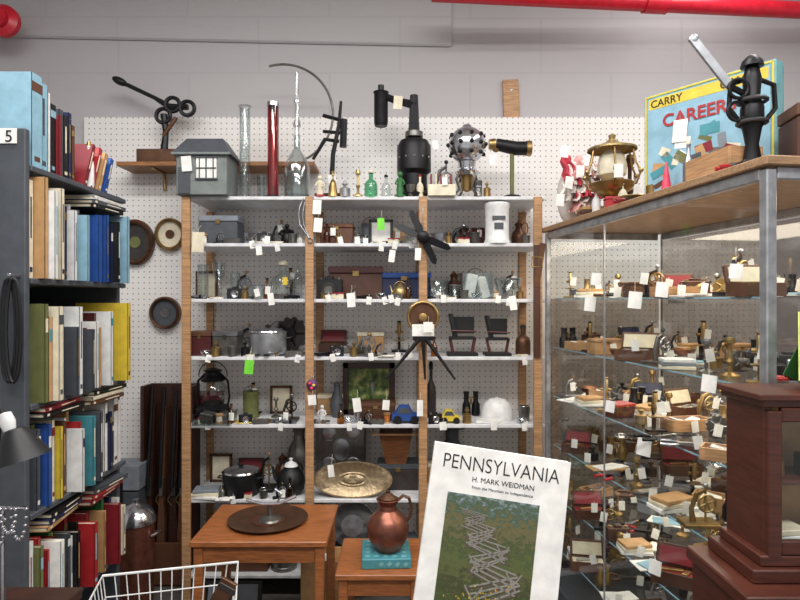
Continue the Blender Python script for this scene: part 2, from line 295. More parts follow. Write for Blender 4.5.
def k_can(t,w,h,d,m):
    L('body',m[0],t,[(0,0),(w*.44,0),(w*.46,h*.03),(w*.5,h*.8),(0,h*.8)],n=28); L('lid',m[1],t,[(w*.53,h*.79),(w*.53,h*.82),(w*.46,h*.88),(w*.3,h*.94),(w*.1,h*.965),(w*.08,h*.97),(w*.09,h),(0,h)],n=28)
    for s in(-1,1): T('handle',m[1],t,[(s*w*.49,-.03,h*.68),(s*w*.62,-.02,h*.7),(s*w*.62,.02,h*.7),(s*w*.49,.03,h*.68)],.006)
K=dict(box=k_box,case=k_case,open=k_open,stein=k_stein,pot=k_pot,skillet=k_skillet,kettle=k_kettle,jug=k_jug,frame=k_frame,traylean=k_traylean,sqbowl=k_sqbowl,gadget=k_gadget,micro=k_micro,lantern=k_lantern,figurine=k_figurine,tool=k_tool,car=k_car,camera=k_camera,binoc=k_binoc,card=k_card,stack=k_stack,gear=k_gear,leanplate=k_leanplate,cap=k_cap,rag=k_rag,seat=k_seat,can=k_can)
for k_ in('vase','bottle','cup','tumbler','bowl','pan','weight','cone','candle','bell','drum','goblet','spool'): K[k_]=turn(k_)
def put(kind,name,label,cat,x,z,w,h,ms,Y=3.12,d=None,rz=0,tag=None,group=None):
    s=Y/F; W=w*s; H=h*s; D=(d if d else min(W,.14))
    t=thing(name,label,cat,((x-400)*s,Y,z),rz,group); m=ms.split(); m=(m*3)[:max(3,len(m))]
    K[kind](t,W,H,D,m)
    if tag: price_tag(t,W*tag[0],-D*.55-.006,H*tag[1],.012,.026,tag[2] if len(tag)>2 else 'paper')
    return t
# ---------------------------------------------------------------- room
def pegmat():
    m,N,Kk=newmat('pegboard'); p=N['Principled BSDF']; p.inputs['Roughness'].default_value=.45
    tc=N.new('ShaderNodeTexCoord'); s=N.new('ShaderNodeVectorMath'); s.operation='SCALE'; s.inputs['Scale'].default_value=1/.031
    f=N.new('ShaderNodeVectorMath'); f.operation='FRACTION'; a=N.new('ShaderNodeVectorMath'); a.operation='SUBTRACT'; a.inputs[1].default_value=(.5,.5,.5)
    b=N.new('ShaderNodeVectorMath'); b.operation='MULTIPLY'; b.inputs[1].default_value=(1,0,1); l=N.new('ShaderNodeVectorMath'); l.operation='LENGTH'
    c=N.new('ShaderNodeMath'); c.operation='LESS_THAN'; c.inputs[1].default_value=.12
    mx=N.new('ShaderNodeMix'); mx.data_type='RGBA'; mx.inputs[6].default_value=(*lin((234,230,226)),1); mx.inputs[7].default_value=(*lin((122,116,110)),1)
    Kk.new(tc.outputs['Object'],s.inputs[0]);Kk.new(s.outputs[0],f.inputs[0]);Kk.new(f.outputs[0],a.inputs[0]);Kk.new(a.outputs[0],b.inputs[0]);Kk.new(b.outputs[0],l.inputs[0]);Kk.new(l.outputs['Value'],c.inputs[0]);Kk.new(c.outputs[0],mx.inputs[0]);Kk.new(mx.outputs[2],p.inputs['Base Color'])
    return m
def blockmat():
    m,N,Kk=newmat('painted_block'); p=N['Principled BSDF']; p.inputs['Roughness'].default_value=.6
    tc=N.new('ShaderNodeTexCoord'); mp=N.new('ShaderNodeMapping'); mp.inputs['Rotation'].default_value=(R(-90),0,0)
    br=N.new('ShaderNodeTexBrick'); br.inputs['Scale'].default_value=1; br.inputs['Brick Width'].default_value=.8; br.inputs['Row Height'].default_value=.31; br.inputs['Mortar Size'].default_value=.01; br.inputs['Mortar Smooth'].default_value=1
    br.inputs['Color1'].default_value=(*lin((184,180,181)),1); br.inputs['Color2'].default_value=(*lin((182,178,180)),1); br.inputs['Mortar'].default_value=(*lin((176,172,174)),1)
    nz=N.new('ShaderNodeTexNoise'); nz.inputs['Scale'].default_value=60; bp=N.new('ShaderNodeBump'); bp.inputs['Strength'].default_value=.25; bp.inputs['Distance'].default_value=.01
    Kk.new(tc.outputs['Object'],mp.inputs[0]);Kk.new(mp.outputs[0],br.inputs[0]);Kk.new(br.outputs[0],p.inputs['Base Color']);Kk.new(nz.outputs['Fac'],bp.inputs['Height']);Kk.new(bp.outputs[0],p.inputs['Normal'])
    return m
BLK=blockmat()
struct(B('wall_back',BLK,None,((0,3.46,1.7),(6.4,.1,3.5))))
struct(B('wall_left',BLK,None,((-3.05,1.2,1.7),(.1,4.6,3.5)))); struct(B('wall_right',BLK,None,((3.05,1.2,1.7),(.1,4.6,3.5))))
struct(B('floor',noisy('concrete_floor',(92,86,82),.6,0),None,((0,1.2,-.05),(6.4,4.7,.1)))); struct(B('ceiling','white',None,((0,1.2,3.45),(6.4,4.7,.1))))
struct(B('trim_1',BLK,None,((-1.35,3.4,3.2),(3.3,.022,.46),(0,R(1.2),0),.01)))
struct(B('trim_2',pegmat(),None,((.15,3.395,1.28),(3.86,.03,2.5),(0,0,0),.001)))
def pipe(name,lab,pts,r,m='pipered'):
    t=thing(name,lab,'pipe'); T('pipe',m,t,pts,r,n=18)
    a=Vector(pts[1])-Vector(pts[0]); a.normalize(); T('coupling',m,t,[Vector(pts[0])+a*1.1,Vector(pts[0])+a*1.22],r*1.2,n=18)
    for x in(.5,1.9): B('hanger','iron',t,((x,3.02+.08*(x-.16),3.22),(.012,.02,.36)))
    return t
pipe('sprinkler_pipe','red painted sprinkler pipe running along the top of the back wall',[(.16,3.0,3.035),(2.9,3.22,3.02)],.042)
t=thing('pipe_valve','round red pipe fitting at the upper left corner above the bookcase','valve',at(2,20,3.2))
L('flange','pipered',t,[(0,-.03),(.085,-.03),(.085,.0),(.05,.02),(.05,.05),(0,.05)],(0,0,0),(PI/2,0,0)); T('pipe_stub','pipered',t,[(-.02,0,0),(-.35,0,.05),(-.9,.0,.05)],.035); L('bolt_cap','iron',t,[(0,0),(.02,0),(.02,.02),(0,.02)],(0,-.03,0),(PI/2,0,0))
# ---------------------------------------------------------------- shelving unit
SH=dict(A=2.02,B=1.785,C=1.505,D=1.215,E=.875,F=.50,G=.12)
XL=(183-400)/F*3; XR=(546-400)/F*3
t=thing('shelving_unit','open white shelving with wooden uprights against the pegboard wall','shelving')
for k,z in SH.items():
    B('shelf_board','shelfwhite',t,(((XL+XR)/2+.01,3.19,z-.009),(XR-XL-.02,.36,.018)))
for xp in(186,309.5,423,538):
    X=(xp-400)/F*2.99; B('upright','wood',t,((X,2.995,1.0),(.042,.022,2.03))); B('upright','wood',t,((X,3.372,1.0),(.042,.016,1.99)))
t=thing('wall_ledge','narrow wooden ledge on the pegboard at upper left behind the grey house','ledge')
z0=2.235; B('board','oak',t,((-.98,3.28,z0-.012),(1.05,.2,.024)))
for x in(-1.32,-.62): MB().tube([(x,3.37,z0-.12),(x,3.36,z0-.03),(x,3.2,z0-.028)],.01).build('bracket','brass',t)
t=thing('wood_offcut','short upright piece of wood fixed to the wall above the brass scope','wood piece',at(512,128,3.37)+Vector((0,.028,0)))
B('board','wood',t,((0,0,.14),(.09,.02,.28),(0,-.04,0))); L('screw','steel',t,[(0,0),(.008,0),(0,.004)],(0,-.011,.22),(PI/2,0,0),8)
def rnd(x,y,w,h,name,lab,ms):
    t=thing(name,lab,name.replace('_',' '),at(x,y,3.345)); s=3.33/F; r=w*s/2
    L('rim',ms[0],t,[(r*.78,-.02),(r*.8,.012),(r*.9,.02),(r,.008),(r,-.03),(r*.78,-.03)],(0,.01,0),(PI/2,0,0),32,(1,h/w,1))
    L('face',ms[1],t,[(0,-.005),(r*.8,-.005),(r*.8,-.02),(0,-.02)],(0,.01,0),(PI/2,0,0),32,(1,h/w,1))
    L('centre',ms[2],t,[(0,.0),(r*.3,.0),(r*.3,-.006),(0,-.006)],(0,.01,0),(PI/2,0,0),20); return t
rnd(134,242,38,46,'wall_plaque','oval dark wooden plaque with black centre on the pegboard beside the bookcase',('bronze','dark','olive'))
rnd(169,234,30,33,'barometer','round brass barometer with pale dial on the pegboard near the left upright',('brass','cream','bronze'))
rnd(164,313,31,33,'wall_compass','round dark grey dial with brass rim, lowest of the round pieces on the pegboard',('bronze','slate','pewter'))
# ---------------------------------------------------------------- top shelf heroes
A=SH['A']
t=thing('clamp_tool','black iron hand tool with two rings and a long handle mounted on a wooden block','antique tool',((164-400)/F*3.25,3.25,z0))
B('block','bronze',t,((-.02,0,.035),(.21,.12,.07)))
q=MB().tube([(0,0,.07),(.01,0,.17),(0,0,.27)],[.022,.016,.02]); q.tube([(-.22,0,.44),(-.05,0,.36),(.03,0,.31),(.13,0,.31)],[.012,.011,.02,.016]); q.build('arm','iron',t)
MB().ball((-.24,0,.45),.026,(1.7,1,.8),(0,R(25),0)).build('handle_tip','iron',t)
for x,z in((.05,.32),(.13,.3),(.0,.26)): T('ring','iron',t,circ((x,-.01,z),.038,18),.011,True)
T('screw','bronze',t,[(.0,-.01,.15),(.07,-.01,.25)],.012)
Y=3.06; s=Y/F; t=thing('model_house','small grey green wooden house with hipped roof and pale window on the top shelf','model house',((208-400)*s,Y,A))
w=.25;hh=.2; B('wall','housegrey',t,((0,0,hh/2),(w,.2,hh),(0,0,0)))
MB().add([(-.145,-.12,hh),(.145,-.12,hh),(.145,.12,hh),(-.145,.12,hh),(-.09,-.05,hh+.09),(.09,-.05,hh+.09),(.09,.05,hh+.09),(-.09,.05,hh+.09)],[(0,1,2,3),(4,5,6,7),(0,1,5,4),(1,2,6,5),(2,3,7,6),(3,0,4,7)]).build('roof','slate',t)
wn=B('window','paper',t,((.025,-.103,.13),(.1,.006,.1))); B('window_bar','slate',wn,((.025,-.108,.13),(.006,.006,.1)),((-.008,-.108,.13),(.004,.006,.1)),((.06,-.108,.13),(.004,.006,.1)),((.025,-.108,.13),(.1,.006,.005)),((.025,-.108,.183),(.11,.006,.008)),((.025,-.108,.077),(.11,.006,.008)))
B('door_panel','slate',t,((-.085,-.103,.07),(.06,.006,.13))); price_tag(t,-.07,-.112,.19,.0,.05)
B('roof_band','housegrey',t,((0,-.115,hh),(.29,.012,.012)))
def glassy(x,w,h,lab,name,prof,ms,Y=3.08):
    s=Y/F; t=thing(name,lab,name.replace('_',' '),((x-400)*s,Y,A)); L('body',ms[0],t,[(a*w*s,b*h*s) for a,b in prof],n=20); return t,s
t,s=glassy(245,11,92,'tall clear glass graduated cylinder beside the grey house','graduated_cylinder',[(0,0),(1,0),(.95,.015),(.5,.03),(.48,.97),(.58,1),(.45,.98),(.43,.05),(0,.05)],('glass',)); T('rim','steel',t,circ((0,0,92*s),6*s,18,'z'),.002,True,6)
for k in range(8): T('scale_mark','slate',t,circ((0,0,(12+9*k)*s),5.3*s,14,'z',-2.2,-.9,True),.0008,n=4)
s=3.08/F; t=thing('thermometer','red glass tube instrument with pale centre markings on the top shelf','thermometer',((273-400)*s,3.08,A))
B('backing','crimson',t,((0,.018,47*s),(10*s,.004,90*s))); B('scale_plate','paper',t,((0,.013,48*s),(3*s,.003,70*s))); T('tube','redglass',t,[(0,-.0,2*s),(0,-.0,92*s)],5.5*s,n=18); T('inner_tube','silver',t,[(0,0,6*s),(0,0,86*s)],1*s,n=8); L('cap','silver',t,[(0,92*s),(6*s,92*s),(6*s,96*s),(0,97*s)]); L('foot','iron',t,[(0,0),(9*s,0),(8*s,.012),(0,.014)])
t,s=glassy(297,13,62,'clear glass flask with a very tall thin stem and stopper','glass_flask',[(0,0),(.95,0),(1,.05),(1,.5),(.7,.66),(.25,.8),(.25,1),(.32,1.02),(.2,1),(.2,.8),(.65,.62),(.93,.48),(.92,.06),(0,.05)],('glass',)); L('liquid','glass',t,[(0,.01),(12*s,.01),(12*s,26*s),(0,26*s)])
T('stem','glass',t,[(0,0,50*s),(0,0,126*s)],[3*s,1.6*s],n=12); L('stopper','silver',t,[(0,0),(4*s,0),(3*s,6*s),(0,7*s)],(0,0,72*s)); L('stem_ring','silver',t,[(1.5*s,0),(3.2*s,0),(3.2*s,2*s),(1.5*s,2*s)],(0,0,96*s))
Y=3.1;s=Y/F; t=thing('arc_gauge','black iron instrument with a long thin curved metal arc','measuring instrument',((331-400)*s,Y,A))
B('base','iron',t,((0,0,.012),(30*s,.1,.024))); MB().tube([(0,0,.02),(2*s,0,45*s),(8*s,0,75*s),(10*s,0,98*s)],[.014,.012,.01,.007]).build('column','iron',t)
MB().tube([(-18*s,0,40*s),(-6*s,0,60*s),(8*s,0,58*s)],[.008,.012,.01]).build('arm','iron',t); MB().tube([(12*s,0,52*s),(13*s,0,80*s)],.018).build('weight','iron',t); T('crossbar','iron',t,[(-8*s,0,84*s),(14*s,0,78*s)],.01); T('crossbar','iron',t,[(-8*s,0,68*s),(14*s,0,66*s)],.009)
T('arc','pewter',t,[(x*s,0,z*s) for x,_,z in circ((-48,0,85),50,28,'y',R(106),R(-62),True)],.0065)
price_tag(t,2*s,-.03,26*s,.01,.04)
Y=3.1;s=Y/F; t=thing('iron_grinder','large black iron press with side cylinder and domed drum','antique press',((405-400)*s,Y,A))
L('drum','iron',t,[(0,0),(17*s,0),(18*s,4*s),(13*s,8*s),(13*s,24*s),(17*s,28*s),(17*s,52*s),(14*s,58*s),(5*s,62*s),(0,62*s)],(9*s,0,0),n=28)
MB().tube([(9*s,0,58*s),(9*s,0,104*s)],[6*s,4*s]).build('column','iron',t); MB().tube([(11*s,0,94*s),(-10*s,0,99*s),(-22*s,0,104*s)],[4.5*s,3.5*s,3.5*s]).build('arm','iron',t)
L('side_cylinder','iron',t,[(0,0),(6*s,0),(7*s,3*s),(7*s,32*s),(8*s,34*s),(0,35*s)],(-24*s,0,73*s)); L('cylinder_cap','iron',t,[(0,0),(3*s,0),(3*s,6*s),(0,7*s)],(-24*s,0,108*s)); L('collar','pewter',t,[(6*s,0),(9*s,0),(9*s,5*s),(6*s,5*s)],(9*s,0,62*s))
for k in range(5): L('rivet','pewter',t,[(0,0),(.006,0),(0,.005)],(9*s+17*s*math.sin((k-2)*.5),-17*s*math.cos((k-2)*.5),40*s),(PI/2,0,0),8)
price_tag(t,-7*s,-.03,102*s,.0,.045,'cream'); price_tag(t,30*s,-.03,58*s,.0,.03)
Y=3.07;s=Y/F; t=thing('globe_lamp','shiny silver globe lamp with pierced shell on curved feet','lamp',((467-400)*s,Y,A))
MB().ball((0,0,53*s),18.5*s,n=28).build('globe','silver',t)
q=MB()
for z,nn in((44,9),(53,11),(62,9)):
    for k in range(nn): a=2*PI*(k+.5*(z==53))/nn; rr=math.sqrt(18.8**2-(z-53)**2)*s; q.ball((rr*math.cos(a),rr*math.sin(a),z*s),2.2*s,(1,1,1),n=8)
q.build('pierced_holes','iron',t)
T('shell_band','pewter',t,circ((0,0,53*s),18.9*s,28,'z'),.003,True,6) if 0 else None
L('neck','silver',t,[(0,22*s),(10*s,22*s),(12*s,26*s),(8*s,30*s),(9*s,36*s),(0,36*s)]); L('top_cap','silver',t,[(0,69*s),(6*s,69*s),(4*s,73*s),(0,75*s)])
for k in range(4): a=k*PI/2+.5; T('foot','pewter',t,[(7*s*math.cos(a),7*s*math.sin(a),28*s),(13*s*math.cos(a),13*s*math.sin(a),18*s),(9*s*math.cos(a),9*s*math.sin(a),8*s),(16*s*math.cos(a),16*s*math.sin(a),1.6*s)],[.009,.007,.006,.008])
L('socket','brass',t,[(0,6*s),(5*s,8*s),(6*s,20*s),(8*s,24*s),(0,24*s)])
t=thing('brass_scope','black and brass scope on a slender pillar at the right end of the top shelf','telescope',((512-400)*s,Y,A))
L('base','iron',t,[(0,0),(9*s,0),(9*s,2*s),(3*s,4*s),(0,4*s)]); T('pillar','olive',t,[(0,0,3*s),(0,0,46*s)],2.2*s); MB().tube([(-16*s,0,54*s),(4*s,0,50*s),(17*s,0,50*s)],[6*s,7*s,7*s],14).build('barrel','iron',t)
L('eyepiece','brass',t,[(0,0),(6*s,0),(5*s,6*s),(0,6*s)],(-17*s,0,54*s),(0,-PI/2,0)); L('lens_ring','brass',t,[(0,0),(7.6*s,0),(7.6*s,5*s),(0,5*s)],(14*s,0,50*s),(0,PI/2,0)); MB().ball((-16*s,0,50*s),4*s).build('knob','brass',t); price_tag(t,-20*s,-.04,44*s,.01,.035)
row=[('model_house','tiny white and red figure left of the brass bell','figurine','figurine',320,11,22,'cream red'),
('brass_bell','small brass bell beside the tiny white and red figure','bell','bell',333,11,24,'brass brass'),('coin_weight','low silver weight between the brass bell and candlestick','weight','weight',345,11,14,'silver steel'),
('candlestick','little brass candlestick left of the iron press','candlestick','candle',358,10,27,'gold brass'),('glass_vial','short green glass bottle with pale stopper','bottle','bottle',371,13,24,'greenglass cream'),
('ink_bottle','small clear bottle under the side cylinder of the press','bottle','bottle',386,9,20,'glass black'),('green_figurine','bright green little figure in front of the press','figurine','figurine',400,11,26,'green green'),
('metal_cup','small pewter cup on the front edge of the top shelf','cup','cup',411,9,12,'pewter silver'),('red_flag_holder','small cream and red bottle right of the pewter cup','bottle','bottle',420,7,20,'cream red'),
('brass_weight','brass weight beside the globe lamp','weight','weight',487,7,14,'brass brass'),('pewter_tankard','pewter tankard before the globe lamp feet','tankard','stein',478,9,16,'pewter silver')]
for n,l,c,k,x,w,h,m in row: put(k,n,l,c,x,A,w,h,m,Y=3.03)
t=put('open','wooden_cottage','small cream box with red and white upright pegs beside the globe lamp','box',441,A,26,11,'cream crimson',Y=3.05,tag=(.1,1.8))
for i in range(5): B('peg',('crimson','cream')[i%2],t,((-.05+.025*i,-.0,.07),(.009,.012,.1)))
put('gadget','scale_mechanism','dark wire frame mechanism behind the row of small pieces','mechanism',441,A,26,42,'pewter steel dark',Y=3.2)
put('tumbler','measuring_glass','short clear measuring glass behind the red glass tube','glass',262,A,10,26,'glass glass',Y=3.2)
# ---------------------------------------------------------------- shelves B..F
Z=SH
spec=[
('box','cash_box','grey metal cash box with sloping lid at the left of the second shelf','box',222,'B',38,28,'slate grey brass',{}),
('card','papers','loose white papers in front of the dark figurine','papers',262,'B',20,3,'paper cream',dict(Y=3.06)),
('figurine','horse_figurine','small dark bronze figurine on the second shelf','figurine',287,'B',18,22,'iron bronze',dict(tag=(.8,.4))),
('box','wooden_case','brown wooden case with hinged lid behind a white slip','case',338,'B',32,20,'brown bronze brass',dict(tag=(-.1,.9))),
('frame','framed_print','small framed picture with pale mount behind the lime tag','picture frame',381,'B',24,27,'dark paper dark',dict(Y=3.2)),
('tool','pliers','dark steel pliers lying left of the propeller','pliers',397,'B',18,10,'steel iron iron',dict(Y=3.08)),
('gadget','small_engine','squat black iron engine model right of the propeller','model engine',458,'B',30,20,'iron dark steel',{}),
('drum','tin_canister','low dark tin canister between the model engine and the white crock','canister',474,'B',12,12,'dark pewter',dict(Y=3.08)),
('stein','stoneware_crock','white ceramic crock with dark print at the right of the second shelf','crock',497,'B',26,40,'white slate',dict(Y=3.06)),
('tumbler','drinking_glass','clear straight glass nearest the left upright on the third shelf','glass',203,'C',11,34,'glass glass',{}),
('goblet','stemmed_glass','clear stemmed glass second from the left on the third shelf','glass',219,'C',13,36,'glass glass',{}),
('tumbler','jelly_glass','short clear glass beside the stemmed glass','glass',235,'C',10,26,'glass glass',{}),
('pan','glass_dish','low round clear glass dish with a paper label','dish',258,'C',24,14,'glass steel',dict(Y=3.06,tag=(.1,.9))),
('bottle','apothecary_jar','wide clear glass jar with pale stopper and yellow tag','jar',283,'C',24,34,'glass cream',dict(tag=(.2,.7,'yellow'))),
('bottle','reagent_bottle','slim clear bottle at the right end of the left bay, third shelf','bottle',298,'C',9,36,'glass glass',dict(Y=3.2)),
('camera','box_camera','black folding box camera on the third shelf by the middle upright','camera',330,'C',25,23,'black pewter',dict(Y=3.08,tag=(.0,.3))),
('box','document_case','long dark maroon leather case standing behind the camera','case',356,'C',52,32,'leather maroon brass',dict(Y=3.22,rz=.05)),
('box','instrument_case','long navy blue instrument case behind the brass kettle','case',404,'C',52,26,'navy blue brass',dict(Y=3.24)),
('kettle','brass_kettle','tiny brass kettle with upright handle on the third shelf','kettle',400,'C',17,22,'gold brass brass',dict(Y=3.06,tag=(-.5,.3))),
('bowl','glass_bowl','clear glass bowl right of the third upright','bowl',438,'C',20,18,'glass glass',dict(tag=(0,.5))),
('pan','glass_tray','clear glass tray behind the glass bowl','tray',455,'C',16,14,'glass silver',dict(Y=3.2)),
('open','plastic_box','clear rectangular plastic box with papers inside on the third shelf','box',476,'C',30,26,'glass paper',{}),
('bowl','crystal_dish','heavy cut crystal dish near the right upright','dish',508,'C',28,20,'glass silver',dict(tag=(.2,.2))),
('box','cigar_box','reddish brown wooden box nearest the left upright on the fourth shelf','box',203,'D',23,24,'maroon brown brass',{}),
('box','tin_box','small grey tin box beside the reddish box','box',228,'D',24,24,'pewter steel dark',{}),
('weight','iron_weight','small iron weight in front of the aluminium pot','weight',245,'D',8,14,'iron steel',dict(Y=3.04)),
('pot','cooking_pot','aluminium cooking pot with lid and side handles','pot',268,'D',36,31,'alu silver dark',dict(Y=3.1)),
('gear','fan_wheel','dark metal fan wheel standing behind the aluminium pot','fan wheel',291,'D',34,38,'dark iron dark',dict(Y=3.25)),
('tool','nippers','black handled nippers lying on the fourth shelf at the end of left bay','nippers',299,'D',16,9,'steel brass black',dict(Y=3.05)),
('tool','wire_cutters','steel wire cutters by the second upright on the fourth shelf','cutters',330,'D',22,10,'steel iron dark',dict(Y=3.05,tag=(.2,.6))),
('bowl','metal_ashtray','shallow pewter ashtray on the fourth shelf','ashtray',345,'D',16,7,'pewter silver',dict(Y=3.2)),
('gadget','bench_vise','small steel vise with crank wheel left of the tripod','vise',364,'D',26,22,'pewter steel brass',dict(Y=3.08,tag=(.3,.3))),
('card','folded_leaflet','folded pale leaflet at the foot of the small vise','leaflet',386,'D',16,3,'cream paper',dict(Y=3.05)),
('seat','iron_stand','black cast stand with angled back, nearer the tripod of two alike','iron stand',462,'D',30,42,'black maroon',dict(Y=3.08,d=.1)),
('seat','iron_stand','black cast stand with angled back, nearer the right upright of two alike','iron stand',497,'D',26,40,'black maroon',dict(Y=3.08,d=.1)),
('bottle','stoneware_bottle','dark brown stoneware bottle by the right upright on the fourth shelf','bottle',523,'D',15,27,'bronze dark',{}),
('lantern','oil_lantern','black oil lantern with glass globe standing at the left of the fifth shelf','lantern',213,'E',34,52,'iron glass iron',dict(Y=3.2)),
('open','glass_case','low clear tray of small glassware in front of the oil lantern','tray',215,'E',36,11,'glass pewter',dict(Y=3.05)),
('card','manual','yellowed folded instruction sheet beside the lantern','paper',243,'E',16,3,'cream yellow',dict(Y=3.06)),
('drum','travel_clock','small round green-grey tin behind the steel caliper','tin',251,'E',16,26,'olive pewter',dict(Y=3.2)),
('tool','caliper','steel caliper lying flat on the fifth shelf left bay','caliper',270,'E',20,12,'steel brass steel',dict(Y=3.05)),
('gadget','can_opener','dark metal winding device with wheel at the end of the left bay, fifth shelf','winding device',288,'E',20,27,'dark iron steel',dict(Y=3.1,tag=(0,.5))),
('candle','pewter_stick','short pewter candlestick next to the winding device','candlestick',276,'E',10,20,'pewter silver',dict(Y=3.2)),
('figurine','glass_figure','small white figure at the foot of the second upright','figurine',322,'E',10,18,'white silver',dict(Y=3.06)),
('frame','landscape_painting','small green landscape painting in a dark wooden frame leaning on the pegboard','painting',369,'E',52,52,'darkwood LAND dark',dict(Y=3.27)),
('box','pine_box','low brown box in front of the landscape painting','box',376,'E',38,17,'bronze brown brass',dict(Y=3.17)),
('vase','small_vase','slim grey vase left of the painting','vase',337,'E',14,34,'slate pewter',dict(Y=3.2)),
('weight','silver_salt_shaker','silver shaker standing before the brown box','shaker',358,'E',8,17,'silver silver',dict(Y=3.06)),
('tool','shears','worn steel shears lying in front of the brown box','shears',377,'E',20,10,'steel iron iron',dict(Y=3.04,tag=(-.8,.7))),
('spool','thread_spool','orange spool of thread beside the blue toy car','spool',387,'E',7,10,'tan orange',dict(Y=3.05)),
('car','toy_car','blue toy car with black wheels on the fifth shelf','toy car',406,'E',28,17,'blue slate black',dict(Y=3.06,d=.07)),
('bottle','oil_can','dark pointed oil can behind the toy car beside the third upright','oil can',431,'E',10,50,'dark iron',dict(Y=3.2)),
('car','toy_truck','yellow toy truck right of the third upright','toy truck',450,'E',20,13,'yellow slate black',dict(Y=3.06,d=.05)),
('weight','brass_finial','brass knobbed weight right of the yellow truck','weight',467,'E',9,14,'brass gold',dict(Y=3.05)),
('cap','sun_hat','white fabric cap with brim on the fifth shelf','cap',497,'E',38,22,'white white',dict(Y=3.14)),
('cup','tin_cup','small tin cup between the cap and the right upright','cup',524,'E',12,16,'pewter silver',dict(Y=3.08,tag=(0,.3))),
('binoc','opera_glasses','dark opera glasses standing behind the white cap','opera glasses',471,'E',18,24,'iron brass',dict(Y=3.25)),
('stack','booklet_pile','pile of pale booklets at the left of the sixth shelf','booklets',207,'F',28,9,'paper cream grey',dict(Y=3.05)),
('pot','black_pot','black enamel pot with silver band on the sixth shelf left bay','pot',241,'F',36,30,'black silver black',dict(Y=3.1)),
('gadget','coffee_mill','dark crank mill with brass wheel beside the black pot','mill',265,'F',20,38,'iron brass wood',dict(Y=3.16)),
('kettle','enamel_kettle','white topped dark kettle by the second upright','kettle',291,'F',32,44,'black white iron',dict(Y=3.1)),
('jug','dark_pitcher','tall dark pitcher behind the kettle at the end of the left bay','pitcher',299,'F',24,66,'pewter dark',dict(Y=3.27)),
('card','index_card','white index card lying low on the sixth shelf edge','card',225,'F',14,3,'paper paper',dict(Y=3.03)),
('leanplate','brass_platter','large oval hammered pale bronze platter standing on the sixth shelf','platter',353,'F',78,34,'hammered hammered',dict(Y=3.06)),
('traylean','pewter_platter','rectangular embossed grey tray leaning on the pegboard behind the oval platter','tray',341,'F',48,66,'pewter steel',dict(Y=3.3)),
('box','riser_box','low dark box under the amber brown square bowl','box',398,'F',40,26,'dark slate brass',dict(Y=3.22,d=.14)),
('vase','dark_vase','dark grey vase right of the third upright on the sixth shelf','vase',452,'F',28,56,'slate dark',dict(Y=3.28)),
('cup','white_cup','white cup hidden partly by the large book on the sixth shelf','cup',458,'F',16,16,'white white',dict(Y=3.08)),
('bell','hand_bell','dark metal hand bell right of the third upright on the sixth shelf','bell',438,'F',18,30,'dark brass',dict(Y=3.1)),
('box','green_tin','dull green tin box at the right end of the sixth shelf','box',505,'F',34,30,'olive green brass',{}),
('skillet','iron_skillet','large grey steel pan stored below the oval platter','pan',352,'G',52,20,'steel dark',dict(Y=3.08)),
('open','wooden_crate','dark crate of odds and ends under the shelving left bay','crate',240,'G',60,34,'brown grey',{}),
('drum','paint_can','grey lidded can on the lowest shelf left bay','can',284,'G',26,34,'pewter steel',dict(Y=3.1)),
('stack','box_pile','pile of pale flat boxes under the shelving middle bay','boxes',395,'G',50,30,'grey cream slate',{}),
('box','storage_tote','dark tote box under the shelving right bay','box',480,'G',70,44,'slate dark black',{}),
]
def landmat():
    m,N,Kk=newmat('landscape'); p=N['Principled BSDF']; tc=N.new('ShaderNodeTexCoord'); nz=N.new('ShaderNodeTexNoise'); nz.inputs['Scale'].default_value=22; nz.inputs['Detail'].default_value=6
    rp=N.new('ShaderNodeValToRGB'); e=rp.color_ramp.elements; e[0].color=(*lin((40,52,26)),1); e[0].position=.35; e[1].color=(*lin((176,176,110)),1); e[1].position=.65; x=e.new(.5); x.color=(*lin((96,120,56)),1)
    Kk.new(tc.outputs['Object'],nz.inputs['Vector']);Kk.new(nz.outputs['Fac'],rp.inputs[0]);Kk.new(rp.outputs[0],p.inputs['Base Color']); return m
_mc['LAND']=landmat()
for k,n,l,c,x,sh,w,h,m,o in spec:
    if k in('card','tool','stack') and 'd' not in o: o['d']=.1 if k!='tool' else None
    put(k,n,l,c,x,Z[sh],w,h,m,**o)
t=thing('slatted_basket','amber brown square tapered wooden bowl above the oval platter','bowl',((396-400)/F*3.2,3.2,Z['F']+26*3.22/F),0); k_sqbowl(t,.25,.17,.2,['amberwood','tan','tan'])
ORD=['first','second','third','fourth','fifth','sixth','seventh','eighth','ninth','tenth','eleventh','twelfth','thirteenth','fourteenth','fifteenth','sixteenth','seventeenth','eighteenth','nineteenth','twentieth']
ORD+=['twenty-'+o for o in ORD[:9]]+['thirtieth']+['thirty-'+o for o in ORD[:9]]+['fortieth']+['forty-'+o for o in ORD[:9]]
random.seed(11)
small=[('weight','brass_weight','weight',8,13,'brass gold','small brass weight'),('bottle','small_bottle','bottle',7,18,'amberglass black','little amber bottle'),('cup','small_cup','cup',9,9,'pewter silver','small pewter cup'),
('card','price_card','card',15,3,'paper cream','white card'),('tool','small_pliers','pliers',14,8,'steel iron dark','small steel pliers'),('tool','small_shears','shears',15,8,'silver brass black','small silver shears'),('tool','small_wrench','wrench',14,7,'iron iron iron','small black wrench'),
('spool','wooden_spool','spool',7,9,'tan cream','wooden spool'),('gadget','crank_device','crank device',12,13,'iron steel brass','tiny crank device'),('box','match_box','box',13,6,'cream red navy','small cream box'),('bell','small_bell','bell',8,12,'pewter steel','little pewter bell'),('bowl','salt_dish','dish',12,6,'glass silver','small glass salt dish'),('camera','lens_viewer','viewer',13,11,'black silver','small black viewer'),('open','small_tray','tray',15,5,'pewter brass','small low tray')]
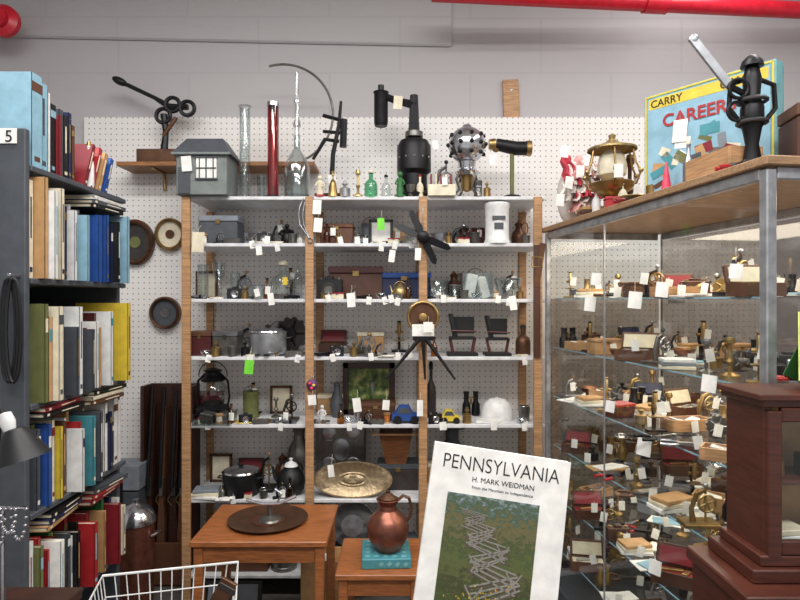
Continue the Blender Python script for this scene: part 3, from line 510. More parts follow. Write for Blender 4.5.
big=[('box','storage_box','box',26,20,'tan cream brass','tan box'),('drum','round_tin','tin',18,24,'grey pewter','grey round tin'),('frame','small_picture','picture frame',22,28,'bronze cream dark','bronze framed card'),('tumbler','tall_glass','glass',13,32,'glass steel','tall clear glass'),
('bowl','metal_bowl','bowl',26,14,'steel silver','steel bowl'),('gadget','hand_drill','drill',22,28,'castgrey steel wood','grey hand crank device'),('case','opened_case','case',26,22,'leather crimson brass','opened leather case'),('jug','small_jug','jug',16,28,'bronze copper','bronze jug'),('micro','bench_microscope','microscope',15,32,'iron brass brass','black microscope'),('gear','cog_wheel','cog wheel',22,24,'pewter iron dark','pewter cog wheel')]
KEEP={('D','right'):(440,515),('E','middle'):(380,425),('E','right'):(438,520),('B','right'):(480,515)}
for sh,sn in (('B','second'),('C','third'),('D','fourth'),('E','fifth'),('F','sixth')):
    for (x0,x1),bn in (((196,301),'left'),((316,416),'middle'),((430,530),'right')):
        kp=KEEP.get((sh,bn)); n_=0
        if not(sh=='F' and bn=='middle'):
            for i,(k,n,c,w,h,m,ds) in enumerate(random.sample(small,7)):
                f=random.uniform(.85,1.15); x=x0+(x1-x0)*(i+.5)/7+random.uniform(-4,4)
                if kp and kp[0]<x<kp[1]: continue
                put(k,n,f'{ds}, {ORD[n_]} from left along the front edge, {sn} shelf, {bn} bay',c,x,Z[sh],w*f,h*f,m,Y=3.03,d=.03,rz=random.uniform(-.4,.4) if k!='bottle' else 0,tag=(.2,.8) if random.random()<.35 else None); n_+=1
        if (sh,bn) in(('D','right'),('F','middle')): continue
        n_=0
        for i,(k,n,c,w,h,m,ds) in enumerate(random.sample(big,3)):
            x=x0+(x1-x0)*(i+.5)/3+random.uniform(-8,8)
            if kp and kp[0]<x<kp[1]: continue
            put(k,n,f'{ds} at the back, {ORD[n_]} back piece from left, {sn} shelf, {bn} bay',c,x,Z[sh],w,h,m,Y=3.3,d=.07,tag=(.2,.9) if random.random()<.4 else None); n_+=1
t=thing('steel_basin','round silver basin standing upright below the oval platter','basin',(at(352,545,3.05).x,3.03,Z['G']))
L('bowl','steel',t,[(0,.05),(.06,.045),(.1,.0),(.12,-.005),(.1,.01),(.055,.055),(0,.06)],(0,.08,.22),(R(80),0,0),32); T('rim','silver',t,circ((0,.08,.22),.118,28),.004,True); B('support_block','dark',t,((0,.1,.05),(.1,.06,.1)))
# ---------------------------------------------------------------- things hung on the front of the uprights
t=thing('propeller','black four bladed metal propeller hung on the third upright','propeller',at(423,237,2.95))
L('hub','iron',t,[(0,-.02),(.03,-.02),(.03,.02),(.015,.03),(0,.03)],(0,0,0),(PI/2,0,0)); 
for a in(20,62,200,242): 
    MB().prism([(0,-.01),(.05,-.02),(.135,-.014),(.15,0),(.13,.016),(.05,.018),(0,.01)],-.003,.003,(0,0,0),(R(12),-R(a+95),0)).build('blade','iron',t)
T('hanging_wire','steel',t,[(0,.01,.02),(0,.034,.16)],.0015)
t=thing('surveying_ring','brass ringed instrument with white label on three long black legs before the third upright','surveying instrument',at(423,357,2.94)); s=2.93/F
T('ring','brass',t,circ((0,0,40*s),15*s,26),.008,True); L('disc','bronze',t,[(0,0),(15*s,0),(15*s,.008),(0,.008)],(0,.01,40*s),(PI/2,0,0),26); B('label_plate','paper',t,((0,-.012,27*s),(22*s,.003,12*s)))
L('hub','brass',t,[(0,-.02),(.02,-.02),(.02,.015),(0,.02)],(0,-.005,40*s),(PI/2,0,0)); B('yoke','iron',t,((0,0,20*s),(20*s,.02,7*s))); B('mounting_block','iron',t,((0,.025,30*s),(.03,.04,.03)))
for dx in(-37,2,32): T('leg','iron',t,[(dx*.1*s,-.0,18*s),(dx*s,-.02,-22*s)],[.011,.005])
def hangtag(x,y,lab,Y=2.97,w=.042,h=.07,m='paper',g=None):
    t=thing('price_tag',lab,'price tag',at(x,y,Y),0,g); B('tag_card',m,t,((0,0,-h/2),(w,.0015,h),(0,random.uniform(-.2,.2),0))); T('string','cream',t,[(0,0,0),(.004,.003,.02),(0,3.013-Y,.04)],.0008,n=5); return t
for a in [(198,232,'large cream price tag hanging from the left upright above the drinking glasses',2.96,.06,.1,'cream'),(317,200,'upper white tag on the second upright just below the top shelf'),(318,218,'lower white tag on the second upright just below the top shelf'),
(381,218,'lime green round tag in front of the framed print',3.0,.035,.06,'lime'),(249,360,'lime green tag hanging under the fourth shelf in the left bay',2.96,.045,.07,'lime'),(392,250,'small white tag hanging below the second shelf left of the propeller',2.96,.03,.06),
(271,293,'small white tag hanging off the third shelf edge in the left bay',2.96,.03,.06),(351,293,'white tag hanging off the third shelf edge below the document case',2.96,.04,.07),(513,296,'white tag hanging off the third shelf edge near the right upright',2.96,.035,.07),
(420,400,'white tag tied to the third upright beside the toy car',2.95,.03,.08),(428,322,'white tag hanging from the brass ringed instrument',2.9,.045,.05),(312,395,'white tag under the floral ornament on the second upright',2.95,.04,.05),(494,418,'white tag hanging from the fifth shelf edge below the cap',2.96,.03,.06),(540,500,'white tag low on the right upright',2.96,.03,.06),
(259,246,'small round white tag hanging off the second shelf edge, left bay',2.96,.03,.045),(418,248,'white tag on the third upright just below the propeller',2.94,.03,.06),(250,355,'white tag above the lime green one in the left bay',2.97,.03,.04),(386,400,'white tag at the fifth shelf behind the toy car, middle bay',3.0,.035,.05),(357,398,'white tag at the foot of the landscape painting',3.0,.04,.07),(443,422,'white tag hanging off the fifth shelf edge below the yellow truck',2.96,.035,.04),(331,465,'white tag at the left rim of the oval platter',2.96,.03,.06)]: hangtag(*a)
t=thing('leather_strap','brown leather strap with buckle hanging down the right upright','strap',at(537,245,2.975)); q=MB()
q.box((0,0,-.28),(.034,.005,.56)); q.build('strap','leather',t); T('buckle','brass',t,[(-.025,-.004,-.06),(.025,-.004,-.06),(.025,-.004,-.11),(-.025,-.004,-.11)],.004,True); B('strap_end','bronze',t,((.012,-.003,-.1),(.03,.004,.22),(0,.15,0)))
t=thing('floral_pouch','small dark floral ornament hung on the second upright','ornament',at(312,385,2.965)); MB().ball((0,0,0),.028,(1,.5,1)).build('pouch','purple',t)
for dx,dz,m in((-.01,.01,'pink'),(.01,.0,'yellow'),(0,-.014,'pink')): MB().ball((dx,-.014,dz),.008).build('flower',m,t)
T('ring','steel',t,circ((0,.005,.034),.01,12),.0015,True)
t=thing('curved_forceps','long curved wire forceps hanging at the second upright','forceps',at(303,200,2.98))
for s_ in(0,1): T('arm','steel',t,[(0+.012*s_,.02,.01),(-.016+.02*s_,0,-.03),(-.022+.02*s_,0,-.07),(-.018+.02*s_,0,-.12),(.03,0,-.19)],.0035)
T('finger_ring','steel',t,circ((.035,0,-.2),.013,14),.003,True)
# ---------------------------------------------------------------- bookcase
BX=-1.12; Y0,Y1=1.8,2.42
t=thing('bookcase','grey metal bookcase full of books at the left','bookcase')
BZ=[1.905,1.566,1.185,.855,.5,.15]
B('end_panel','slate',t,((BX-.2,Y0-.012,1.005),(.42,.024,2.01))); B('end_panel','slate',t,((BX-.2,Y1+.012,.96),(.36,.024,1.92))); B('back_panel','slate',t,((BX-.405,(Y0+Y1)/2,.95),(.01,Y1-Y0,1.9)))
for z in BZ: B('shelf','slate',t,((BX-.19,(Y0+Y1)/2,z-.009),(.41,Y1-Y0,.018)))
sg=B('number_plate','paper',t,((BX-.05,Y0-.027,1.985),(.075,.003,.045))); text('number','5',.05,'black',sg,(BX-.035,Y0-.0295,1.967))
CN={'white':'white','cream':'cream','grey':'grey','slate':'dark grey','black':'black','navy':'navy blue','blue':'blue','sky':'pale blue','red':'red','crimson':'dark red','green':'green','olive':'olive','yellow':'yellow','orange':'orange','brown':'brown','tan':'tan','teal':'teal','purple':'purple','maroon':'maroon','paper':'bright white'}
def book(lab,grp,loc,th,h,d,mc,ml,lean=0,flat=False,rz=0,lab_kind=0):
    t=thing('book',lab,'book',loc,rz,grp)
    if flat: t.rotation_euler=(-PI/2,0,rz)
    elif lean: t.rotation_euler=(-lean,0,0)
    B('cover',mc,t,((-d/2,.001,h/2),(d,.002,h)),((-d/2,th-.001,h/2),(d,.002,h)),((-.001,th/2,h/2),(.002,th,h)))
    B('pages','cream',t,((-d/2-.001,th/2,h/2),(d-.012,th-.005,h-.008),(0,0,0),0))
    if lab_kind<4:
        zc,hh,ww=((.62,.42,.22),(.78,.14,.6),(.55,.55,.16),(.86,.1,.98))[lab_kind]
        B('spine_title',ml,t,((.0006,th/2,h*zc),(.0012,th*ww,h*hh),(0,0,0),0))
    if lab_kind in(0,3): B('spine_mark',ml,t,((.0006,th/2,h*.09),(.0012,th*.5,h*.05),(0,0,0),0))
    return t
rows=[('top',[('sky',.055,.29),('sky',.045,.28),('white',.015,.26),('black',.03,.25),('crimson',.018,.22),('slate',.025,.24),('black',.03,.24),('navy',.02,.22),('brown',.02,.2)],BZ[0]),
('second',[('cream',.03,.3),('white',.014,.29),('slate',.02,.28),('green',.016,.28),('cream',.022,.29),('white',.02,.28),('crimson',.012,.28),('white',.02,.27),('tan',.02,.27),('slate',.014,.26),('white',.012,.26),('navy',.03,.25),('blue',.016,.24),('blue',.028,.25),('paper',.012,.24),('blue',.022,.25),('navy',.02,.24),('white',.014,.25),('blue',.028,.24),('sky',.016,.25),('teal',.014,.25),('blue',.018,.24)],BZ[1]),
('third',[('paper',.03,.31),('tan',.016,.3),('cream',.03,.29),('slate',.016,.28),('red',.014,.28),('black',.022,.28),('white',.016,.28),('cream',.02,.27),('brown',.014,.28),('navy',.02,.26),('white',.014,.27),('green',.022,.26),('paper',.012,.26),('tan',.02,.25),('maroon',.014,.27),('white',.02,.27),('brown',.016,.26),('teal',.012,.25),('crimson',.02,.25),('orange',.012,.26),('black',.014,.25),('yellow',.03,.29),('yellow',.012,.29)],BZ[2]),
('fourth',[('sky',.03,.27),('olive',.016,.26),('blue',.024,.28),('cream',.02,.26),('yellow',.02,.24),('brown',.018,.26),('white',.02,.25),('red',.012,.25),('tan',.025,.26),('teal',.014,.24),('white',.02,.25),('slate',.014,.24),('black',.024,.25),('white',.014,.24),('orange',.016,.23),('maroon',.018,.25),('paper',.016,.25),('navy',.02,.24),('cream',.014,.25),('green',.014,.23),('white',.04,.26)],BZ[3]),
('fifth',[('white',.03,.27),('red',.02,.26),('paper',.016,.26),('tan',.024,.24),('green',.016,.26),('yellow',.016,.24),('slate',.02,.24),('black',.024,.25),('crimson',.024,.26),('red',.018,.25),('cream',.014,.23),('crimson',.03,.26),('maroon',.024,.25),('slate',.02,.24),('green',.016,.25),('crimson',.024,.24),('navy',.016,.25),('white',.03,.23)],BZ[4])]
random.seed(5)
for rn,bk,z in rows:
    if rn!='top':
        b2=[]
        for c,th,h in bk:
            if th>=.02: b2+=[(c,th*.62,h),(random.choice([c,'white','slate','tan','brown','navy','cream','black','crimson','sky','olive']),th*.46,h*random.uniform(.86,1))]
            else: b2.append((c,th,h))
        bk=b2
    y=Y0+.008; tot=sum(b[1] for b in bk); sc=min(1.4,(Y1-Y0-.02)/tot) if rn!='top' else 1
    for i,(c,th,h) in enumerate(bk):
        th*=sc; h*=random.uniform(.86,1.05)
        out=random.choice([0,0,.01,.02,-.02,.035,.055,-.03]) if rn!='top' else random.choice([0,.01])
        dark=c in('black','navy','blue','crimson','maroon','slate','brown','green','red','olive','teal')
        ml=random.choice(['cream','gold','white','tan','sky']) if dark else random.choice(['black','crimson','navy','slate','teal','brown'])
        ttl='tall' if h>.26 else ('small' if h<.21 else 'medium')
        book(f'{ttl} {CN[c]} book, {ORD[i]} from near end, {rn} shelf of left bookcase',f'books on the {rn} shelf of the grey bookcase',(BX+out,y+.0005,z),th-.001,h,random.uniform(.17,.24),c,ml,lab_kind=random.choice([0,0,1,2,2,3,4]))
        y+=th
y=Y0+.30
for i,(c,th,h) in enumerate([('crimson',.018,.17),('red',.02,.17),('tan',.02,.16),('blue',.018,.15)]):
    book(f'{CN[c]} small book leaning at the far end of the top shelf, {ORD[i]} of four',"leaning books on top of the bookcase",(BX+.015,y,BZ[0]),th,h,.16,c,'cream',lean=.38); y+=.048
for (z,y,cs,rn) in ((BZ[1]+.262,2.12,('black','slate','white'),'second'),(BZ[3]+.28,1.84,('black','crimson'),'fourth'),(BZ[3]+.27,2.12,('brown','cream','black'),'fourth, far half'),(BZ[4]+.28,1.86,('tan','navy','black'),'fifth'),(BZ[4]+.27,2.12,('crimson','red','slate'),'fifth, far half')):
    for i,c in enumerate(cs):
        th=.016; book(f'{CN[c]} book lying flat on upright books, {ORD[i]} from bottom, {rn} shelf',f'books lying flat on the {rn} shelf',(BX+.03,y+.012*i,z+th*(i+1)),th-.001,.22,.17,c,'cream',flat=True,rz=random.uniform(-.12,.12),lab_kind=0)
t=thing('white_candle','slim white bottle among the books on top of the bookcase','bottle',(BX-.0,2.16,BZ[0])); L('body','white',t,pr('bottle',.035,.15)); L('cap','brass',t,[(0,.15),(.008,.15),(.006,.165),(0,.167)])
t=thing('cable_coil','coil of black cable hanging on the end panel of the bookcase','cable',at(8,275,1.74))
for k in range(3): T('cable_loop','black',t,[(.012*k+.022*math.sin(2*PI*j/20),-.006*k,-.16+.15*math.cos(2*PI*j/20)) for j in range(20)],.005,True,6)
B('hook','steel',t,((.01,.012,.0),(.01,.05,.01)))
# ---------------------------------------------------------------- lamp left
LO=Vector((-.94,1.3,0))
t=thing('desk_lamp','black metal desk lamp with flared shade and white socket at the lower left','lamp',LO)
hp=at(15,444,1.3)-LO
L('shade','black',t,[(.013,.046),(.02,.044),(.03,.03),(.043,0),(.055,-.024),(.052,-.024),(.04,0),(.028,.026),(.015,.04)],hp+Vector((.012,0,-.01)),(0,R(-16),0),32); L('socket','white',t,[(0,.04),(.012,.04),(.016,.06),(.012,.08),(0,.082)],hp+Vector((.0,0,-.01)),(0,R(-16),0))
MB().ball(hp+Vector((.01,0,-.012)),.019).build('bulb','white',t)
T('gooseneck','black',t,[hp+Vector((-.02,0,.055)),hp+Vector((-.05,.03,.07)),hp+Vector((-.09,.08,.0)),(-.02,.12,.9),(0,.05,.78)],.006); L('base','black',t,[(0,.75),(.07,.75),(.07,.765),(.02,.79),(0,.79)],(0,.05,0),n=28)
t=thing('side_stand','dark stand at the lower left carrying the black desk lamp','stand',(-.9,1.32,0)); B('top','darkwood',t,((-.06,.04,.735),(.26,.42,.03)))
for sx in(-.16,.04):
    for sy in(-.14,.22): B('leg','darkwood',t,((sx,sy,.36),(.03,.03,.72)))
t=thing('jewelry_stand','silver chains and beads hanging on a small rack below the desk lamp','jewelry',(-.84,1.27,.75)); T('rack','silver',t,[(0,0,0),(0,0,.31),(-.06,0,.31),(.05,0,.31)],.004); L('base','silver',t,[(0,0),(.04,0),(.04,.008),(0,.01)])
for k in range(5):
    q=MB()
    for j in range(12): a=PI*j/11; q.ball((-.05+.022*k+.016*math.cos(a),-.008,.31-(.05+.014*(k%3))*math.sin(a)),.0045,n=8)
    q.build('chain','silver' if k%2 else 'steel',t)
# ---------------------------------------------------------------- things between bookcase and shelving
for i,(x,top,w) in enumerate(((150,386,.05),(162,388,.045),(174,392,.05),(182,400,.04))):
    X=(x-400)/F*3.22; zt=1.5-(top-300)/F*3.22
    t=thing('long_gun',f'long dark wooden stock with metal barrel in a rack, {ORD[i]} from the bookcase','gun stock',(X,3.2,0),0,'long dark stocks leaning on the pegboard')
    MB().prism([(-w*.5,0),(w*.5,0),(w*.45,.3),(w*.22,.42),(w*.3,.55),(w*.25,zt*.9),(-w*.25,zt*.9),(-w*.3,.5),(-w*.4,.3)],-.018,.018,(0,0,0),(R(-4),0,0)).build('stock','brown' if i%2 else 'darkwood',t)
    T('barrel','iron',t,[(0,-.012,.5),(0,.055,zt)],.009); B('lock_plate','pewter' if i%2 else 'dark',t,((0,.012,.5),(w*.5,.02,.1),(R(-4),0,0))); T('trigger_guard','brass',t,[(-.01,.01,.4),(-.03,.008,.43),(-.01,.01,.47)],.003)
t=thing('gun_rack','dark wooden stand holding the long stocks against the pegboard','rack',((167-400)/F*3.2,3.2,0)); B('rack_side','darkwood',t,((-.135,.05,.52),(.018,.1,1.04))); B('rack_side','darkwood',t,((.13,.05,.52),(.018,.1,1.04))); B('rack_back','darkwood',t,((0,.12,.52),(.27,.012,1.04))); B('rack_front','brown',t,((0,-.06,.12),(.27,.012,.22)))
put('can','milk_can','copper coloured bin with shiny silver domed lid beyond the bookcase','bin',136,0,36,108,'copper silver',Y=2.93)
put('box','metal_chest','grey metal chest standing behind the silver lidded bin','chest',128,0,34,120,'slate grey iron',Y=3.2,d=.16)
# ---------------------------------------------------------------- tables
def table(name,lab,x0,x1,y0,y1,z,th=.022):
    t=thing(name,lab,'table',((x0+x1)/2,(y0+y1)/2,0)); w,d=x1-x0,y1-y0
    B('tabletop','teak',t,((0,0,z-th/2),(w,d,th))); B('apron','teak',t,((0,-d/2+.03,z-th-.035),(w-.06,.016,.07)),((0,d/2-.03,z-th-.035),(w-.06,.016,.07)),((-w/2+.03,0,z-th-.035),(.016,d-.06,.07)),((w/2-.03,0,z-th-.035),(.016,d-.06,.07)))
    for sx in(-1,1):
        for sy in(-1,1): B('leg','teak',t,((sx*(w/2-.03),sy*(d/2-.03),(z-th)/2),(.036,.036,z-th)))
table('end_table','orange brown wooden end table carrying a round copper tray',-.82,-.285,2.33,2.76,.56)
table('nesting_table','smaller lower wooden table carrying the copper jug',-.25,.09,2.3,2.66,.445)
t=thing('round_tray','round dark copper tray lying on the larger wooden table','tray',((268-400)/F*2.55,2.55,.56)); L('tray','bronze',t,[(0,0),(.13,0),(.165,.012),(.168,.016),(.16,.014),(.128,.005),(0,.005)],n=40); L('centre_boss','copper',t,[(0,.004),(.07,.006),(.07,.008),(0,.01)],n=30)
t=thing('metal_easel','small polished metal stand with curved bracket on the round tray','metal stand',((270-400)/F*2.54,2.54,.57)); L('foot','pewter',t,[(0,0),(.05,0),(.045,.008),(.012,.02),(.01,.07),(0,.07)]); MB().tube([(-.1,0,.085),(-.03,-.01,.07),(.04,-.01,.072),(.11,0,.1)],[.008,.006,.006,.008]).build('arm','silver',t); T('hook','steel',t,[(.03,0,.07),(.05,0,.11),(.02,0,.13)],.004)
t=thing('teal_tile','teal patterned square tile under the copper jug on the lower table','tile',((386-400)/F*2.45,2.45,.445))
B('tile_body','teal',t,((0,0,.02),(.195,.2,.04),(0,0,.05))); q=MB()
for i in range(5):
    for j in range(5): q.box((-.072+.036*i,-.072+.036*j,.0405),(.018,.018,.0012),(0,0,.8 if (i+j)%2 else .05),0)
for i in range(6): q.box((-.08+.032*i,-.101,.02),(.014,.0012,.018),(0,.78,.05),0)
q.build('tile_pattern','aqua',t)
put('jug','copper_jug','round bellied copper jug with handle standing on the teal tile','jug',388,.488,42,58,'copper bronze',Y=2.44)
put('case','tool_case','open dark tool case on the floor below the larger table','case',226,0,60,40,'black grey steel',Y=2.7,d=.2)
put('open','cardboard_box','tan cardboard box of oddments on the floor between the tables','box',326,0,44,60,'tan paper',Y=2.87,d=.16)
# ---------------------------------------------------------------- wire basket
t=thing('wire_basket','white coated wire basket in the bottom left foreground','basket',((166-400)/F*1.75,1.75,.4),R(14)); q=MB(); W,D,H=.4,.28,.255
for z,k,r in((H,1,.004),(H*.75,.95,.002),(H*.5,.9,.002),(H*.25,.86,.002),(.0,.82,.003)): q.tube([(-W/2*k,-D/2*k,z),(W/2*k,-D/2*k,z),(W/2*k,D/2*k,z),(-W/2*k,D/2*k,z)],r,6,True)
for i in range(13):
    x=-W/2+W*i/12; q.tube([(x,-D/2,H),(x*.82,-D/2*.82,0),(x*.82,D/2*.82,0),(x,D/2,H)],.0018,5)
for i in range(9):
    y=-D/2+D*i/8; q.tube([(-W/2,y,H),(-W/2*.82,y*.82,0),(W/2*.82,y*.82,0),(W/2,y,H)],.0018,5)
q.build('wire_mesh','white',t)
t=thing('wooden_handle_tool','flat brown wooden paddle sticking out of the wire basket','paddle',((205-400)/F*1.75,1.77,.41)); B('paddle','bronze',t,((0,0,.14),(.05,.012,.28),(0,.5,0))); B('ferrule','dark',t,((.06,0,.24),(.056,.016,.02),(0,.5,0)))
t=thing('plastic_stool','low dark stool under the wire basket','stool',((166-400)/F*1.75,1.75,0)); B('seat','slate',t,((0,0,.385),(.36,.3,.03)))
for sx in(-1,1):
    for sy in(-1,1): B('leg','slate',t,((sx*.15,sy*.12,.185),(.03,.03,.37)))
# ---------------------------------------------------------------- large book in front
def covermat():
    m,N,Kk=newmat('cover_photo'); p=N['Principled BSDF']; p.inputs['Roughness'].default_value=.3
    tc=N.new('ShaderNodeTexCoord'); nz=N.new('ShaderNodeTexNoise'); nz.inputs['Scale'].default_value=60; nz.inputs['Detail'].default_value=10; nz.inputs['Roughness'].default_value=.7
    mp=N.new('ShaderNodeMapping'); mp.inputs['Scale'].default_value=(1,1,1.6)
    sp=N.new('ShaderNodeSeparateXYZ'); a=N.new('ShaderNodeMath'); a.operation='MULTIPLY_ADD'; a.inputs[1].default_value=2.6; a.inputs[2].default_value=-.12
    b=N.new('ShaderNodeMath'); b.operation='MULTIPLY_ADD'; b.inputs[1].default_value=.75; rp=N.new('ShaderNodeValToRGB'); e=rp.color_ramp.elements
    e[0].position=.25; e[0].color=(*lin((34,40,24)),1); e[1].position=1.; e[1].color=(*lin((150,160,160)),1)
    for ps,c in((.38,(74,86,38)),(.48,(60,62,34)),(.6,(92,98,52)),(.7,(66,80,46)),(.8,(112,102,66)),(.88,(66,88,66)),(.95,(100,116,110))): x=e.new(ps); x.color=(*lin(c),1)
    Kk.new(tc.outputs['Object'],mp.inputs[0]);Kk.new(mp.outputs[0],nz.inputs['Vector']);Kk.new(tc.outputs['Object'],sp.inputs[0]);Kk.new(sp.outputs[2],a.inputs[0]);Kk.new(nz.outputs['Fac'],b.inputs[0]);Kk.new(a.outputs[0],b.inputs[2]);Kk.new(b.outputs[0],rp.inputs[0]);Kk.new(rp.outputs[0],p.inputs['Base Color']); return m
bw,bh=.285,.36
c0=at(503,452,1.25)
t=thing('photo_book','large white hardback photo book titled PENNSYLVANIA standing in the front','book'); t.rotation_mode='XYZ'
rot=(Euler((R(-10),0,0)).to_matrix()@Matrix.Rotation(R(8.5),3,'Y')).to_euler(); t.rotation_euler=rot
t.location=c0-rot.to_matrix()@Vector((0,0,bh))
B('cover','paper',t,((0,.002,bh/2),(bw,.004,bh)),((0,.026,bh/2),(bw,.004,bh)),((-bw/2+.002,.014,bh/2),(.004,.026,bh))); B('pages','cream',t,((.0,.014,bh/2),(bw-.014,.02,bh-.012)))
pic=B('cover_photo',covermat(),t,((-.008,-.0004,.135),(.19,.0008,.26),(0,0,0),0))
random.seed(3)
V=[(-.06,.238),(-.03,.229),(-.052,.218),(-.008,.206),(-.042,.188),(.022,.172),(-.03,.146),(.05,.122),(-.028,.086)]
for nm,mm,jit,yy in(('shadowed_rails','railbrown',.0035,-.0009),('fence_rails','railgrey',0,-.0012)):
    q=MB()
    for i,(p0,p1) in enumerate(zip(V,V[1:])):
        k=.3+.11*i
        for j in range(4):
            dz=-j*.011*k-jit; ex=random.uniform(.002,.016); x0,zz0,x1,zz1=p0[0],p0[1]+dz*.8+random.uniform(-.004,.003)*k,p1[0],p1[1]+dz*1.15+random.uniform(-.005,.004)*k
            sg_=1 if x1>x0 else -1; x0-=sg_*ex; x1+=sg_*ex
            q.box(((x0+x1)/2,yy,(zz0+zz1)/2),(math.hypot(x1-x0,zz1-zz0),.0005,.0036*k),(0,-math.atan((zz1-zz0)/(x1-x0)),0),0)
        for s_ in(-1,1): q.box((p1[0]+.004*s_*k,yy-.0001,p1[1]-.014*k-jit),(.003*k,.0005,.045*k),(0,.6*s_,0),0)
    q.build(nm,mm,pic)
for nm,mm,n,sx_,zc in(('bush_shadow','leafgreen',260,.036,.04),('bush_leaves','leafyellow',150,.03,.044),('orange_leaves','orange',50,.03,.04),('green_leaves','olive',80,.045,.04)):
    q=MB()
    for k in range(n): q.box((max(-.085,min(.07,random.gauss(-.004,sx_))),-.0017-.0002*(nm[0]!='b'),min(.105,max(.009,random.gauss(zc,.024)))),(.0034,.0004,.0022),(0,random.random()*3,0),0)
    q.build(nm,mm,pic)
text('title','PENNSYLVANIA',.0415,'black',t,(0,-.0004,.313),sx=.83,off=-.0004); text('author','H. MARK WEIDMAN',.0145,'black',t,(.008,-.0004,.292)); text('subtitle','From the Mountain to Independence',.0085,'slate',t,(.008,-.0004,.278))
t=thing('book_easel','wire easel propping up the large white photo book','easel',(.215,1.30,.74)); 
for s_ in(-1,1): T('prong','iron',t,[(s_*.07,-.02,0),(s_*.06,.06,.24)],.004); T('back_leg','iron',t,[(s_*.06,.06,.24),(s_*.07,.15,0)],.004)
T('crossbar','iron',t,[(-.065,.02,.12),(.065,.02,.12)],.004)
t=thing('display_table','small dark table under the large white photo book','table',(.22,1.27,0)); B('tabletop','darkwood',t,((0,.02,.725),(.42,.4,.03)))
for sx in(-1,1):
    for sy in(-1,1): B('leg','darkwood',t,((sx*.18,sy*.15+.02,.355),(.035,.035,.71)))
# ---------------------------------------------------------------- glass display case
CR=R(7.4); CO=Vector((.92,1.5,0)); CL=1.51; CD=.62; CT=1.86
def cw(v,u,z): return CO+Vector((v*math.cos(CR)-u*math.sin(CR),v*math.sin(CR)+u*math.cos(CR),z))
t=thing('display_case','tall glass display case with aluminium frame and wooden top','display case',CO,CR)
CS=[1.51,1.27,1.03,.79,.54,.3]
B('top_panel','plank',t,((CD/2,CL/2,CT-.012),(CD+.03,CL+.03,.024))); B('base','slate',t,((CD/2,CL/2,.07),(CD,CL,.14)))
B('frame_post','alu',t,((.01,.0125,.98),(.028,.03,1.7))); B('frame_post','alu',t,((.01,CL-.0125,.98),(.024,.02,1.7)))
for u in(.0125,CL-.0125): B('frame_post','pewter',t,((CD-.006,u,.98),(.008,.01,1.7)))
for v in(0.01,CD-.01): B('top_rail','alu',t,((v,CL/2,CT-.04),(.022,CL-.06,.032)))
for u in(.0125,CL-.0125): B('end_rail','alu',t,((CD/2,u,CT-.04),(CD-.06,.02,.032)))
for a,b in((.03,.88),(.89,CL-.03)): Q('front_glass','pane',t,(.006,a,.15),(.006,b,.15),(.006,b,1.8),(.006,a,1.8))
B('glass_joint','alu',t,((.004,.885,.98),(.006,.006,1.66)))
Q('end_glass','pane',t,(.02,.012,.15),(CD-.02,.012,.15),(CD-.02,.012,1.8),(.02,.012,1.8)); u=CL-.012
Q('end_glass','pane',t,(.02,u,1.51),(CD-.02,u,1.51),(CD-.02,u,1.8),(.02,u,1.8)); Q('shade_tinted_end_glass','shadetint',t,(.02,u,.15),(CD-.02,u,.15),(CD-.02,u,1.505),(.02,u,1.505))  # lower far pane tinted dark to dim the background and hide the pegboard
Q('sliding_door','shadetint',t,(CD-.01,.03,.15),(CD-.01,CL*.5,.15),(CD-.01,CL*.5,1.8),(CD-.01,.03,1.8)); Q('sliding_door','shadetint',t,(CD-.018,CL*.48,.15),(CD-.018,CL-.03,.15),(CD-.018,CL-.03,1.8),(CD-.018,CL*.48,1.8))  # door glass has the same added dimming tint
for z in CS: Q('glass_shelf','pane',t,(.03,.03,z-.001),(CD-.03,.03,z-.001),(CD-.03,CL-.03,z-.001),(.03,CL-.03,z-.001)) 
for z in CS: B('shelf_edge','sky',t,((.03,CL/2,z-.004),(.003,CL-.07,.005)))
for z in CS:
    for u in(.2,1.3): B('shelf_bracket','alu',t,((CD-.05,u,z-.018),(.08,.012,.018)))
